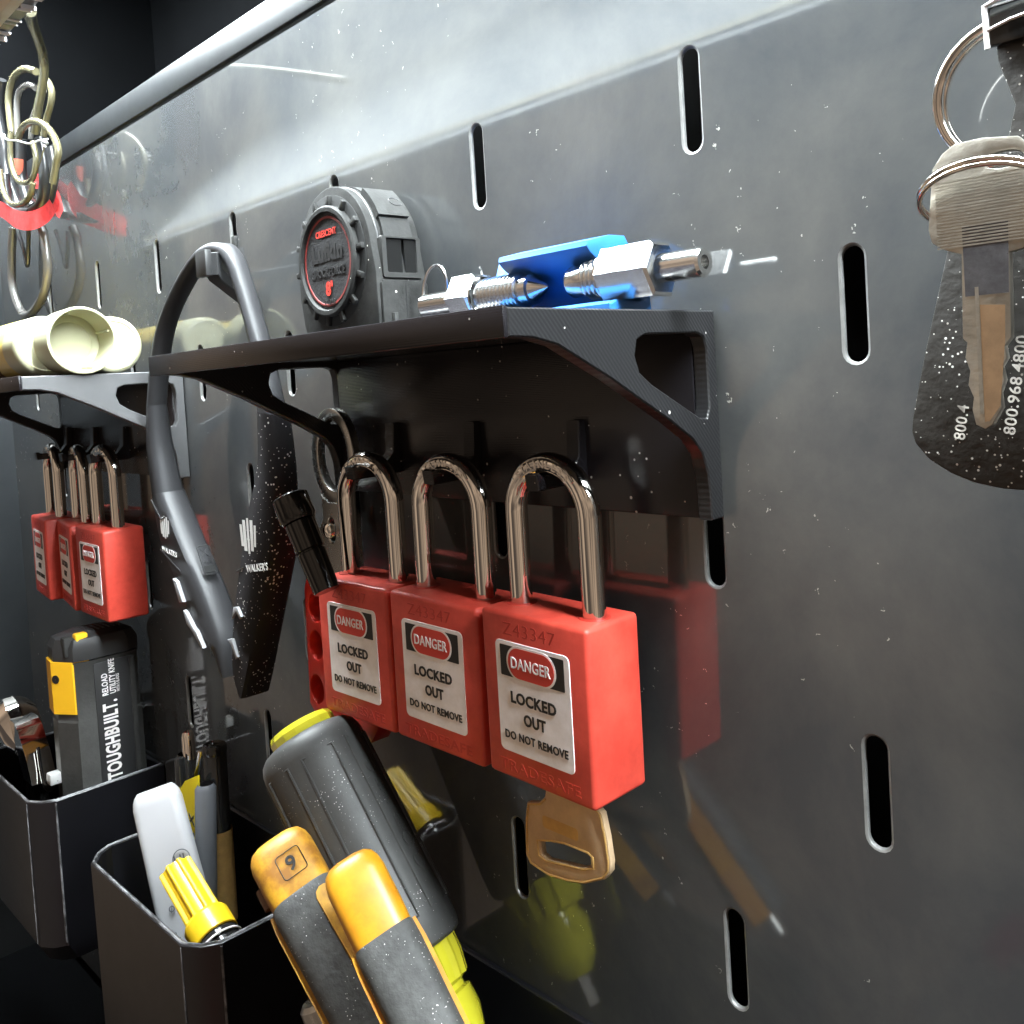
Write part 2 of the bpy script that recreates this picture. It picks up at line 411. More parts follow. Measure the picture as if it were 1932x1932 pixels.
def back_panel():
    slots = []
    for n in range(-15, 15):
        for m in range(0, 8):
            if (n + m) % 2: slots.append((-38.1 * n, -52.96 * m))
    x0, x1, z0, z1 = -589.5, 640, -420, 72
    bm = bmesh.new()
    outer = [(x0, z0), (x1, z0), (x1, z1), (x0, z1)]
    es = []
    prof = ((3.15, 0.), (2.95, .06), (2.66, .24), (2.5, .55), (2.5, 1.25))   # rolled rim of a slot: radius, depth
    def ring(lp, y): return [bm.verts.new((p[0], y, p[1])) for p in lp]
    o = ring(outer, 0); es += [bm.edges.new((o[i], o[(i + 1) % 4])) for i in range(4)]
    for cx, cz in slots:
        rings = [ring(slot_loop(cx, cz, r, 12.4), d) for r, d in prof]
        k = len(rings[0])
        es += [bm.edges.new((rings[0][i], rings[0][(i + 1) % k])) for i in range(k)]
        for a, b in zip(rings, rings[1:]):
            for i in range(k): bm.faces.new((a[i], a[(i + 1) % k], b[(i + 1) % k], b[i])).material_index = 1
    bmesh.ops.triangle_fill(bm, use_beauty=True, use_dissolve=False, edges=es)
    return bm
panel = structure('back_panel', back_panel(), 'panel', ang=30)
panel.data.materials.append(M['rim'])
panel.data.polygons.foreach_set('use_smooth', [p.material_index == 1 for p in panel.data.polygons])
structure('panel_flange', B(-589.5, 640, -.6, 14, 74.4, 87.5, bev=.6), 'strip')
structure('gap_shadow_strip', B(-589.5, 640, 1.2, 2.0, 71.6, 75, ), 'void')  # black strip painting the shadow in the groove under the flange
structure('upper_wall', B(-640, 640, 118, 121, 60, 300), 'dark')
structure('recess_floor', B(-640, 640, 30, 118, 60, 63), 'dark')
structure('rear_void', B(-640, 640, 26, 28, -425, 80), 'void')
structure('end_wall', B(-594, -590, -130, 14, -430, 80), 'endwall')
structure('end_wall_top', B(-594, -590.5, -130, 118, 80.2, 239), 'dark')  # top of the end wall, darkened by its colour alone
structure('chest_floor', B(-640, 640, -130, 26, -432, -428), 'dark')

structure('added_reflector_hood', sheet([[(-96.4, 50.4), (-100, 50.4), (-100, 55), (-242, 171), (-242, 240), (-239, 240), (-239, 169.5)]], 1280, frame((640, 0, 0), (0, 1, 0), (0, 0, 1))), 'added_reflector')  # added unseen hood, sloped to catch the light and mirror in the panel
structure('chest_lid', B(-640, 640, -242, 121, 240.2, 244), 'dark')
t = Thing('light_bar', 'dusty white light strip along the front edge above the cable bundle', 'light strip', (-200, -97, 50))

t.part('front_face', B(-640, 640, -103.2, -100.05, 49.5, 57.3, bev=.5), 'barface')
t.part('diffuser', B(-588, 600, -94, -30, 236, 239, bev=.4), 'led')
edge = bmesh.new()
for i in range(90):
    x = -600 + random.random() * 1150
    box(edge, x, x + random.uniform(.3, 2.2), -99.9, -96.2 + random.random() * .2, 49.9 - random.random() ** 2 * 1.1, 50.15)
o = t.part('torn_tape_edge', edge, 'label', kind='stuff')

# ================================================================== printed shelves
def shelf_profile():
    outer = [(-69.5, -51), (-69.5, -56.6), (-63, -56.8), (-56, -58.3), (-48.9, -61.6), (-40, -65.7), (-32.2, -69.8), (-20, -76), (-11.5, -81), (-8, -84.6), (-6.2, -89.5), (-5.6, -95), (-5.6, -100.9), (-.3, -100.9), (-.3, -51)]
    hole = [(-27.5, -56.4), (-8, -56.2), (-5.2, -57.2), (-4.2, -60), (-4.2, -74), (-5.4, -76.4), (-8.2, -76.2), (-14, -73.4), (-26, -67.6), (-30.2, -64.8), (-31.6, -61), (-30.6, -57.6)]
    return outer, hole
FYZ = lambda x: frame((x, 0, 0), (0, 1, 0), (0, 0, 1))       # drawn on a plane facing +x

def shelf(x0, x1, label, hooks, right='print_x'):
    t = Thing('printed_shelf', label, 'shelf', ((x0 + x1) / 2, 0, -101), group='printed shelves on the slotted panel')
    out, hole = shelf_profile()
    t.part('shelf_board', B(x0 + 4.05, x1 - 4.05, -69.3, -.35, -54.2, -51.05, bev=.3), 'print_y')
    t.part('front_lip', B(x0 + .1, x1 - .1, -70.6, -69.35, -56.8, -50.6, bev=.4), 'print_y')
    t.part('back_plate', B(x0 + 4.05, x1 - 4.05, -4.4, -.35, -100.8, -54.25, bev=.4), 'print_y')
    for xa in (x0, x1 - 4):
        t.part('side_bracket', sheet([out, hole], 4, FYZ(xa + 4), bev=.35, seg=1), 'print_x' if xa == x0 else right)
    for hx in hooks:
        arm = [(-4.2, -76.5), (-4.2, -93), (-23.6, -93.4), (-24.2, -89.4), (-22.8, -88.9), (-21.4, -90), (-11, -90), (-7.6, -86), (-7, -76.5)]
        t.part('hook', sheet([arm], 4.6, FYZ(hx + 2.3), bev=.3, seg=1), 'print_y')
    return t
shelf(-194.2, -34.5, 'black printed shelf carrying the tape measure and blue block', (-157.6, -118, -76))
shelf(-483.5, -323.6, 'black printed shelf carrying the cream capped bottles', (-466.5, -425.5, -384.5), right='print_grey')

# ================================================================== padlocks
def padlock(label, loc, rot):
    t = Thing('padlock', label, 'padlock', loc, rot, group='red lockout padlocks', local=True)
    # local origin: front bottom left corner of the body
    b = B(0, 38, 0, 20, 0, 44.8, bev=1.3, seg=3)
    body = t.part('body', b, 'red')
    path = [(6, 10, 40), (6, 10, 70)] + [(19 - 13 * math.cos(math.pi * i / 20), 10, 70 + 13 * math.sin(math.pi * i / 20)) for i in range(1, 20)] + [(32, 10, 70), (32, 10, 40)]
    sh = t.part('shackle', T(path, 3.05, seg=20), 'chrome')
    for lx in (6, 32):
        t.part('shackle_collar', lathe((lx, 10, 44.7), (lx, 10, 46), [(0, 4.3), (.25, 4.2), (.4, 3.6), (.4, 3.1)]), 'emboss', parent=body)
    # stamped word round the top of the shackle
    bits = []
    for i, ch in enumerate("STAINLESS"):
        a = math.radians(90 + (4 - i) * 10.2)
        o = (19 + 13.2 * math.cos(a), 6.98, 70 + 13.2 * math.sin(a))
        bits.append(text(ch, 2.1, frame(o, (math.sin(a), 0, -math.cos(a)), (math.cos(a), 0, math.sin(a))), depth=.16, bold=.02))
    ov = []
    for k in range(40):
        a = 2 * math.pi * k / 40; an = math.radians(90) + math.copysign(min(1, abs(math.cos(a)) * 1.25), math.cos(a)) * math.radians(50); rr = 13.2 + 1.75 * math.sin(a)
        ov.append((19 + rr * math.cos(an), 7.15 + .35 * abs(math.sin(a)) ** 2, 70 + rr * math.sin(an)))
    bits.append(T(ov, .17, seg=6, closed=True))
    t.part('stamping', join(*bits), 'chrome', parent=sh)
    lab = t.part('label_plate', sheet([rrect(5.5, 32, 7.6, 37.3, 1.6)], .35, FXZ((0, -.22, 0)), bev=.1, seg=1), 'label')
    hd = rrect(7.3, 30.2, 28.0, 36.2, .25, 2)
    t.part('header_band', sheet([hd], .12, FXZ((0, -.29, 0))), 'black', parent=lab)
    t.part('oval_border', sheet([rrect(9.7, 27.5, 27.5, 36.6, 4.5, 8)], .12, FXZ((0, -.36, 0))), 'label', parent=lab)
    t.part('oval_field', sheet([rrect(10.3, 26.9, 28.05, 36.05, 3.95, 8)], .12, FXZ((0, -.42, 0))), 'redink', parent=lab)
    t.part('lettering', text("DANGER", 3.0, FXZ((18.6, -.44, 32.05)), width=14.2, bold=.012), 'label', parent=lab)
    t.part('lettering', join(text("LOCKED", 3.15, FXZ((18.7, -.24, 22.7)), width=16.3, bold=.03), text("OUT", 3.15, FXZ((18.9, -.24, 17.5)), width=7.9, bold=.03),
                             text("DO NOT REMOVE", 2.25, FXZ((18.9, -.24, 12.3)), width=22.6, bold=.02)), 'black', parent=lab)
    t.part('serial_number', text("Z43347", 3.4, FXZ((18, .06, 40.6)), width=19, depth=.14), 'emboss', parent=body)
    t.part('embossed_name', text("TRADESAFE", 3.0, FXZ((19, .06, 3.7)), width=29, depth=.16, bold=.02), 'emboss', parent=body)
    # keyhole plate below
    t.part('keyway', lathe((19, 10, .3), (19, 10, -1), [(0, 7), (.25, 7), (.45, 6.5), (.45, .2)]), 'steel', parent=body)
    return t.o
P1 = padlock('red padlock with a brass key hanging from its base', (-95.1, -27.2, -169.6), (.7, .9, -.8))
GP = 'red lockout padlocks'
dup(P1, (-137, -26.7, -170.3), (.8, 1.4, 1.6), 'red padlock hanging between two others under the tape measure shelf', GP)
dup(P1, (-176.6, -26.8, -170.9), (0, -.1, .7), 'red padlock with the silver ringed hasp behind its shackle', GP)
dup(P1, (-403.6, -27, -170.2), (0, .4, 0), 'red padlock on the bottle shelf closest to the black headset', GP)
dup(P1, (-449.2, -21, -171), (0, .3, -9), 'middle red padlock of the three under the bottle shelf', GP)
dup(P1, (-488.2, -22.6, -170.6), (0, .2, -6.7), 'red padlock under the bottle shelf, the one next to the chest end wall', GP)

t = Thing('brass_key', 'worn brass key with slotted head hanging from a red padlock', 'key', (-76, -17, -170))
KP = [(-80, -168.5), (-82.6, -172), (-84.0, -177.4), (-86.4, -179.6), (-91.0, -181.0), (-92.1, -185.7), (-92.8, -196.0), (-91.4, -198.3), (-84.7, -199.4), (-77.3, -198.4), (-71.3, -196.9), (-64.3, -193.2), (-62.2, -190.6), (-61.9, -188), (-62.6, -182), (-63.9, -176), (-66, -174.6), (-70, -174), (-70.5, -168.5)]
KH = [(-86.7, -190.6), (-82, -189.2), (-77.6, -188.4), (-70, -188.2), (-68.7, -188.9), (-68.7, -191.4), (-72, -192.8), (-77.0, -193.6), (-84.3, -194.9), (-86.4, -194.2)]
kb = t.part('key_head', sheet([KP, KH], 2.1, FXZ((0, -18, 0)), bev=.35, seg=2), 'brass')
t.part('worn_patch', sheet([rrect(-85.3, -72.5, -186, -182.7, .9)], .1, FXZ((0, -18.05, 0))), 'brassworn', parent=kb)
def inset(pts, d):
    cx = sum(p[0] for p in pts) / len(pts); cz = sum(p[1] for p in pts) / len(pts)
    return [(cx + (p[0] - cx) * d, cz + (p[1] - cz) * d) for p in pts]
t.part('raised_rim', T([Vector((p[0], -18.0, p[1])) for p in inset(KP[2:18], .955)], .33, seg=6), 'brassworn', parent=kb)
t.part('raised_rim', T([Vector((p[0], -18.0, p[1])) for p in inset(KH, 1.12)], .3, seg=6, closed=True), 'brassworn', parent=kb)
t.part('blade', B(-79.5, -72.5, -18, -16, -172, -152), 'brass')

# ================================================================== tape measure
t = Thing('tape_measure', 'small grey and black tape measure with round dial on the shelf', 'tape measure', (-162.5, -10.6, -51), (0, 0, -3), local=True)
def tape_outline():
    out = []
    for i in range(19):
        a = math.radians(20 + 165 * i / 18); out.append((-1.5 + 23.2 * math.cos(a), 27.6 + 24.6 * math.sin(a)))
    out += [(-24.4, 18), (-22.6, 9), (-19.5, 2), (-17, .2), (21.5, .2), (23.2, 2), (23.2, 22)]
    return out
TO = tape_outline()
case = t.part('case', sheet([TO], 18.5, FXZ((0, -9.5, 0)), bev=2.6, seg=3), 'palerub')
# recessed black ring and dial on the front
t.part('recess_ring', lathe((-2.6, -9.3, 28.4), (-2.6, -20, 28.4), [(0, 21.2), (.45, 21.2), (.6, 20.8), (.6, .1)], seg=48), 'void', parent=case)
t.part('dial_bezel', lathe((-2.6, -9.8, 28.4), (-2.6, -20, 28.4), [(0, 17.9), (1.6, 17.9), (2.1, 17.3), (2.1, 16.0), (1.2, 15.6), (.2, 15.5)], seg=48, ring=True), 'palerub', parent=case)
dial = t.part('dial', lathe((-2.6, -9.9, 28.4), (-2.6, -20, 28.4), [(0, 15.7), (1.0, 15.6), (1.1, .1)], seg=48), mat("tape_dial", (.045, .045, .047), .6, spec=.1, bump=.6, bscale=1100, var=.35, vscale=220), parent=case)
t.part('dial_ring', lathe((-2.6, -10.95, 28.4), (-2.6, -20, 28.4), [(0, 14.6), (.12, 14.5), (.12, 13.9), (0, 13.8)], seg=48, ring=True), mat("dull_red_ring", (.20, .018, .014), .6), parent=dial)
FT = lambda z, x=-2.2: FXZ((x, -11.02, z))
t.part('lettering', text("CRESCENT", 2.2, FT(37.6), width=13, bold=.02), 'redink', parent=dial)
t.part('lettering', join(text("Lufkin", 6.0, FT(31.4), width=19, bold=.045), text("SHOCKFORCE", 2.9, FT(24.9), width=21, bold=.02), text("L1028", 1.9, FT(15.2), width=6.5)), 'black', parent=dial)
t.part('lettering', text("8'", 4.8, FT(19.6), bold=.035), 'redink', parent=dial)
for k in range(14):
    a = 2 * math.pi * (k + .25) / 14
    bm = B(17.6, 21.0, -.95, .95, -.75, .75, bev=.25)
    bmesh.ops.rotate(bm, verts=bm.verts, cent=(0, 0, 0), matrix=Matrix.Rotation(math.pi / 2, 3, 'X'))
    bmesh.ops.rotate(bm, verts=bm.verts, cent=(0, 0, 0), matrix=Matrix.Rotation(-a, 3, 'Y'))
    bmesh.ops.translate(bm, verts=bm.verts, vec=(-2.6, -10.3, 28.4))
    t.part('bezel_tab', bm, 'palerub', parent=case)
# the mouth side
side = [(-1.5 + 23.9 * math.cos(math.radians(q)), 27.6 + 25.2 * math.sin(math.radians(q))) for q in (20, 34, 48, 62, 76)]
def band(qs, r0, r1, y0, y1):
    bm = bmesh.new()
    rr = []
    for q in qs:
        c, s_ = math.cos(math.radians(q)), math.sin(math.radians(q))
        rr.append([(-1.5 + (23.2 + d) * c, y, 27.6 + (24.6 + d) * s_) for d, y in ((r0, y0), (r1, y0), (r1, y1), (r0, y1))])
    return loft(rr)
lock = t.part('thumb_lock', band([28, 35, 42, 49, 56], -.5, 2.2, -5.6, 5.8), 'greyrub', parent=case)
t.part('thumb_lock_step', band([12, 18, 24, 27.5], -.5, 1.2, -5.2, 5.6), 'greyrub', parent=case)
t.part('emblem', T([(21.6 - 1.5 * abs(math.sin(a)) * 0 - (math.sin(a) * 2.0) * .72, .3 + 2.2 * math.cos(a), 44.2 + 2.0 * math.sin(a) * .72) for a in [math.radians(30 + 300 * i / 20) for i in range(21)]], .16, seg=5), 'black', parent=lock)
t.part('mouth_frame', sheet([rrect(-7.2, 7.2, 20.2, 33, .8), rrect(-5.6, 5.6, 21.8, 32.4, .5)], 2.4, frame((24.0, 0, 0), (0, 1, 0), (0, 0, 1)), bev=.2, seg=1), 'greyrub', parent=case)
t.part('mouth_window', B(22.4, 23.3, -5.6, .4, 21.8, 32.2), 'glossblk', parent=case)
t.part('mouth_window', B(22.4, 23.3, 1.4, 5.6, 21.8, 32.2), 'glossblk', parent=case)
t.part('lower_bumper', sheet([rrect(-8.4, 8.6, .6, 19.4, 1.5)], 1.8, frame((24.6, 0, 0), (0, 1, 0), (0, 0, 1)), bev=.6, seg=2), 'palerub', parent=case)
t.part('tape_slot', B(23.6, 24.85, -4.6, 5.4, 2.0, 7.2), 'black', parent=case)
hk = t.part('end_hook', join(B(24.6, 26.6, -5.8, -4.4, 0.4, 9.2, bev=.3), B(24.6, 26.6, 5.4, 6.8, .4, 9.2, bev=.3), B(24.7, 25.9, -4.4, 5.4, .2, 3.0, bev=.3)), 'greyrub', parent=case)
t.part('case_seam', B(23.0, 24.68, .2, .45, 7, 19), 'black', parent=case)
t.part('top_band', band([60, 70, 80, 90, 100, 110], -.6, .5, -4.6, 5.0), 'greyrub', parent=case)
t.part('case_groove', T([(-1.5 + 22.9 * math.cos(math.radians(q)), -6.4, 27.6 + 24.3 * math.sin(math.radians(q))) for q in range(-8, 86, 6)], .5, seg=6), 'black', parent=case)

# ================================================================== blue block with two threaded fittings
t = Thing('blue_jaw_block', 'bright blue plastic channel block lying behind two threaded steel fittings', 'plastic block', (-70, -12, -51))
prof = [(-9, -50.9), (-4, -50.9), (-4, -33), (-6, -30.2), (-12, -30.4), (-20.4, -32.3), (-20.8, -33.6), (-19.6, -35), (-13.5, -39), (-10.5, -42.5), (-9.4, -46)]
t.part('channel', sheet([prof], 31, frame((-55.6, 0, 0), (0, 1, 0), (0, 0, 1)), bev=.35, seg=2), 'blue')
t.part('lower_jaw', sheet([[(-25, -50.9), (-9.1, -50.9), (-9.6, -46.8), (-14, -47.7), (-22, -47.4), (-25, -48.4)]], 45, frame((-46, 0, 0), (0, 1, 0), (0, 0, 1)), bev=.3, seg=1), 'blue')
t.part('upper_jaw_end', sheet([[(-9.2, -46.5), (-4, -46.5), (-4, -33), (-6, -30.6), (-11, -31), (-13, -36)]], 8, frame((-88, 0, 0), (0, 1, 0), (0, 0, 1)), bev=.3, seg=1), 'blue')

def fitting(label, x_nut, sgn, rod_end, thread_end, tip):
    """Axis along x at (y, z); sgn points from the nut to the threaded end."""
    y, z = -16.5, -41.3
    t = Thing('threaded_fitting', label, 'steel fitting', (sum(x_nut) / 2, y, z - 6.4), group='threaded steel fittings in the blue block')
    ax = lambda x: (x, y, z)
    hexs = lambda a, q: 1.0
    n0, n1 = x_nut
    t.part('hex_nut', lathe(ax(n0), ax(n1), [(0, 6.2), (.5, 7.2), (abs(n1 - n0) - .5, 7.2), (abs(n1 - n0), 6.2)], seg=6), 'stainless', ang=20)
    t.part('washer_face', lathe(ax(n1 if sgn > 0 else n0), ax((n1 + 5) if sgn > 0 else n0 - 5), [(0, 6), (.6, 6)], seg=28), 'stainless')
    L_ = abs(rod_end - (n0 if sgn > 0 else n1))
    t.part('rod', lathe(ax(n0 if sgn > 0 else n1), ax(rod_end), [(0, 3.4), (L_ - .6, 3.4), (L_, 2.9), (L_, 1.6), (L_ - 3.5, 1.5), (L_ - 3.5, .1)], seg=24), 'stainless')
    th0 = n1 if sgn > 0 else n0
    Lt = abs(thread_end - th0); prof = [(0, 4.2)]
    k = 0
    while .8 + k * 1.45 + .9 < Lt:
        s0 = .8 + k * 1.45; prof += [(s0, 3.9), (s0 + .35, 4.9), (s0 + .75, 4.9), (s0 + 1.1, 3.9)]; k += 1
    prof += [(Lt, 3.9)]
    t.part('thread', lathe(ax(th0), ax(thread_end), prof, seg=26), 'stainless')
    Ln = abs(tip[-1][0]);
    t.part('tip', lathe(ax(thread_end), ax(thread_end + sgn * 10), tip, seg=24), 'stainless')
t_l = fitting('steel threaded fitting with a cone point next to the tape measure', (-106.6, -97.6), 1, -123, -80.2, [(0, 4.1), (2.2, 4.1), (2.4, 3.2), (6.6, 1.0), (7.2, .3), (7.2, .1)])
t_r = fitting('steel threaded fitting with the rod pointing past the shelf end', (-52.4, -37.0), -1, -25.6, -59.3, [(0, 4.0), (4.6, 4.0), (5.0, 3.7), (5.0, .1)])
t = Thing('steel_wire_ring', 'small bright wire ring leaning between tape measure and steel fitting', 'ring', (-126, -8, -45))
t.part('wire', T([(-127.0 + 3.2 * math.cos(a) + 1.2 * math.sin(a), -9 + 2 * math.cos(a), -36.5 + 8.0 * math.sin(a)) for a in [2 * math.pi * i / 32 for i in range(32)]], .55, seg=8, closed=True), 'stainless')

# ================================================================== cream capped bottles
def bottle(y, label):
    t = Thing('capped_bottle', label, 'bottle', (-400, y, -51), group='cream capped bottles on the shelf')
    z = -37.2
    t.part('bottle_body', lathe((-360, y, z), (-520, y, z), [(0, 13.3), (4, 13.6), (112, 13.6), (118, 11), (118, .1)], seg=40), 'bottle')
    t.part('bottle_end', lathe((-360.1, y, z), (-340, y, z), [(0, 13.5), (12.5, 13.5), (15.6, 13.1), (16.6, 12.2), (16.9, 11.0), (16.5, 10.7), (16.5, 1.3), (16.9, 1.2), (17, .1)], seg=48), 'cream')
    bm = bmesh.new(); rr = []
    for a in range(-150, -20, 10):
        rr.append([(x, y + 13.75 * math.cos(math.radians(a)), z + 13.75 * math.sin(math.radians(a))) for x in (-372 - 9 * math.sin(math.radians(a * 2.2)) ** 2, -470)])
    for i in range(len(rr) - 1):
        vs = [bm.verts.new(p) for p in (rr[i][0], rr[i][1], rr[i + 1][1], rr[i + 1][0])]; bm.faces.new(vs)
    bmesh.ops.remove_doubles(bm, verts=bm.verts, dist=.01)
    t.part('printed_wrap', bm, 'brownlab')
bottle(-52.2, 'cream ended yellow bottle at the front edge of its shelf')
bottle(-23.0, 'cream ended yellow bottle lying against the panel')
t = Thing('hollow_cap', 'open cream plastic cap with its hollow facing out, between two bottles', 'bottle cap', (-330, -44.6, -51))
prof = [(0, 12.6), (0, 14.2), (.5, 14.55), (18, 14.2), (18.4, 13.6), (18.4, .1)]
t.part('shell', lathe((-321.5, -44.6, -36.4), (-345, -44.6, -36.4), [(16.5, .1), (16.5, 9.2), (16, 9.6), (15.2, 12.2), (2, 13.0), (.2, 13.3), (0, 13.7), (.2, 14.4), (.8, 14.6), (18, 14.3), (18.6, 13.6), (18.6, .1)], seg=56), 'cream')
for k in range(4):
    a = math.radians(20 + 90 * k); c, s_ = math.cos(a), math.sin(a)
    t.part('inner_rib', T([(-324, -44.6 + 12.6 * c, -36.4 + 12.6 * s_), (-337, -44.6 + 12.0 * c, -36.4 + 12.0 * s_)], .45, seg=6), 'cream')

# ================================================================== headset
t = Thing('neckband_headset', 'black neckband headset hanging by its arch from a panel hook', 'headset', (-252, -18, -184))
HP = [(-258.9, -177.4, -254.2, -176.3), (-266.4, -166.2, -256.9, -164.3), (-281.4, -157.2, -263.5, -153.3), (-292.5, -144.2, -273.2, -139.9), (-307.6, -125.9, -286.7, -124.8), (-312.9, -105.5, -302.7, -104.3), (-315.2, -86, -306.2, -84.4), (-312.0, -66.6, -305.8, -66.3), (-304.6, -46.8, -299.0, -47.1), (-295.6, -32.4, -290.7, -33.7), (-281.0, -19.6, -277.6, -22.9), (-261.6, -8.3, -259.4, -12.8), (-247.5, -5.0, -247.4, -10.1), (-235.0, -6.4, -237.6, -11.4), (-227.5, -12.0, -231.6, -15.4), (-221.9, -22.2, -226.8, -23.6), (-216.9, -34.0, -221.6, -34.2), (-211.6, -47.3, -217.6, -47.1), (-204.6, -71.9, -215.0, -70.4), (-204.7, -90.9, -218.0, -91.2), (-207.6, -107.0, -226.0, -105.8), (-211.0, -121.4, -233.3, -122.2), (-216.5, -133.6, -239.1, -136.3), (-224.8, -150.9, -244.9, -151.8), (-233.3, -168.3, -248.6, -171.7), (-240.4, -181.9, -244.6, -182.4)]
def band_sections(idx, n=5, y0=-24., dep=lambda s: 8.):
    o = spline([(HP[i][0], 0, HP[i][1]) for i in idx], n); q = spline([(HP[i][2], 0, HP[i][3]) for i in idx], n)
    secs = []
    for k, (a, b) in enumerate(zip(o, q)):
        w = a - b; L_ = max(w.length, .01); u = w / L_; d = dep(k / (len(o) - 1)); r = min(1.6, L_ * .35, d * .35)
        sec = []
        for sx, yy in ((r, y0), (L_ - r, y0), (L_, y0 + r), (L_, y0 + d - r), (L_ - r, y0 + d), (r, y0 + d), (0, y0 + d - r), (0, y0 + r)):
            p = b + u * sx; sec.append((p.x, yy, p.z))
        secs.append(sec)
    return secs
arch = t.part('arch_band', loft(band_sections(range(7, 19))), 'satin', ang=50)
pod_l = t.part('earpiece_arm', loft(band_sections(range(5, 8), dep=lambda s: 11.5 - 3.5 * s)), 'satin', ang=50)
pod_l2 = t.part('earpiece_arm', loft(band_sections(range(0, 6), dep=lambda s: 12.)), 'satin', ang=50)
pod_r = t.part('earpiece_arm', loft(band_sections(range(18, 26), dep=lambda s: 9 + 3.2 * min(1, s * 3))), 'dusty', ang=50)
def wmark(ox, oz, y, k=1.0):
    bs = []
    for dx, h0, h1, w in ((-3.6, 3, -2.5, 1.0), (-1.9, 4.2, -3.6, 1.3), (0, 4.8, -4.2, .9), (1.9, 4.4, -3.4, 1.3), (3.6, 3.2, -2.2, 1.0)):
        sl = -dx * .16
        bs.append(sheet([[(ox + (dx - w / 2) * k, oz + h0 * k), (ox + (dx + w / 2) * k, oz + h0 * k), (ox + (dx + w / 2 + sl) * k, oz + h1 * k), (ox + (dx - w / 2 + sl * .7) * k, oz + h1 * k)]], .12, FXZ((0, y, 0))))
    return join(*bs)
t.part('emblem', wmark(-300.4, -119.5, -24.1, 1.1), 'silver', parent=pod_l2)
t.part('lettering', text("WALKER'S", 2.2, frame((-297.5, -24.05, -129.5), (1, 0, -.12), (0, 0, 1)), width=14.5), 'silver', parent=pod_l2)
t.part('emblem', wmark(-226.6, -117.5, -24.1, 1.5), 'silver', parent=pod_r)
t.part('lettering', text("WALKER'S", 2.9, frame((-221.6, -24.05, -128.4), (1, 0, .16), (0, 0, 1)), width=16.5, bold=.01), 'silver', parent=pod_r)
def seg_line(a, b, y, r=.35): return T([(a[0], y, a[1]), (b[0], y, b[1])], r, seg=6)
t.part('button', sheet([[(-293, -140.5), (-289.5, -141.5), (-284.5, -149.5), (-288.2, -150.2)]], 2, FXZ((0, -25.6, 0)), bev=.4), 'button', parent=pod_l2)
t.part('button', sheet([[(-285, -153), (-282.6, -153.6), (-276.5, -159), (-273.8, -160.2), (-268.6, -166.5), (-270.2, -167), (-277.5, -161.2), (-282.6, -158.4)]], 2, FXZ((0, -25.6, 0)), bev=.4), 'button', parent=pod_l2)
t.part('button', sheet([[(-240.6, -145.8), (-237.8, -145.2), (-234.8, -148.6), (-236.2, -149.8), (-238.8, -147.4), (-242.6, -150.6)]], 2, FXZ((0, -25.2, 0)), bev=.3), 'button', parent=pod_r)
t.part('button', sheet([[(-247.4, -159.4), (-243.6, -158.6), (-240.2, -165.2), (-241.6, -166.2), (-244.6, -161.2)]], 2, FXZ((0, -25.2, 0)), bev=.3), 'button', parent=pod_r)
t.part('seam', join(seg_line((-312.6, -108), (-303.6, -116), -24.0, .3), seg_line((-303.6, -116), (-299.5, -114.8), -24.0, .3)), 'black', parent=pod_l2)
t.part('seam', seg_line((-306.6, -129.5), (-288, -137), -24.0, .3), 'black', parent=pod_l2)
t.part('seam', seg_line((-237.8, -131.6), (-231.6, -129.4), -24.0, .3), 'black', parent=pod_r)
# port plaque on the inside of the lower arm
pl0, pl1 = Vector((-277.6, -18.2, -127.6)), Vector((-268.2, -18.0, -144.5))
pa = (pl1 - pl0).normalized(); pn = Vector((0, 1, 0)).cross(pa); pn = pn if pn.x > 0 else -pn
def on_arm(s, q, lift=0.): return frame(pl0 + pa * s + Vector((0, q, 0)) + pn * lift, (0, 1, 0), -pa)
t.part('port_outline', T([on_arm(5, 0, .25) @ Vector((x, y, 0)) for x, y in rrect(-2.6, 2.6, -6.4, 6.4, 1)], .3, seg=6, closed=True), 'black', parent=pod_l2)
t.part('lettering', join(text("X", 3.4, on_arm(1.8, 0, .1), depth=.4), text("+-", 1.6, on_arm(5.6, 0, .1), depth=.4)), 'black', parent=pod_l2)
t.part('port_socket', sheet([rrect(-2.3, 2.3, -1.5, 1.5, .5)], .5, on_arm(9.2, 0, .35)), 'void', parent=pod_l2)

t = Thing('wall_hook', 'black triangular hook holding the headset arch', 'hook', (-250, 0, -20))
hookp = [(.4, -3), (.4, -27), (4, -26.5), (37, -20.4), (40, -18.5), (40, -10.4), (37.6, -9.8), (4, -14), (3, -3)]
hooph = [(4, -16.6), (35, -13.2), (36, -15.6), (5, -22.5)]
fh = frame((-263.6, 0, 0), (.69, -.724, 0), (0, 0, 1))
t.part('gusset', sheet([hookp, hooph], 5, fh, bev=.3, seg=1), 'darkplas')
t.part('tip', B(-239.6, -231.5, -30.8, -28.2, -19.2, -9.6, bev=.3), 'darkplas')
t.part('slot_tab', B(-266.6, -264.0, -1.4, 3, -3, 2.5, bev=.5), 'palerub')

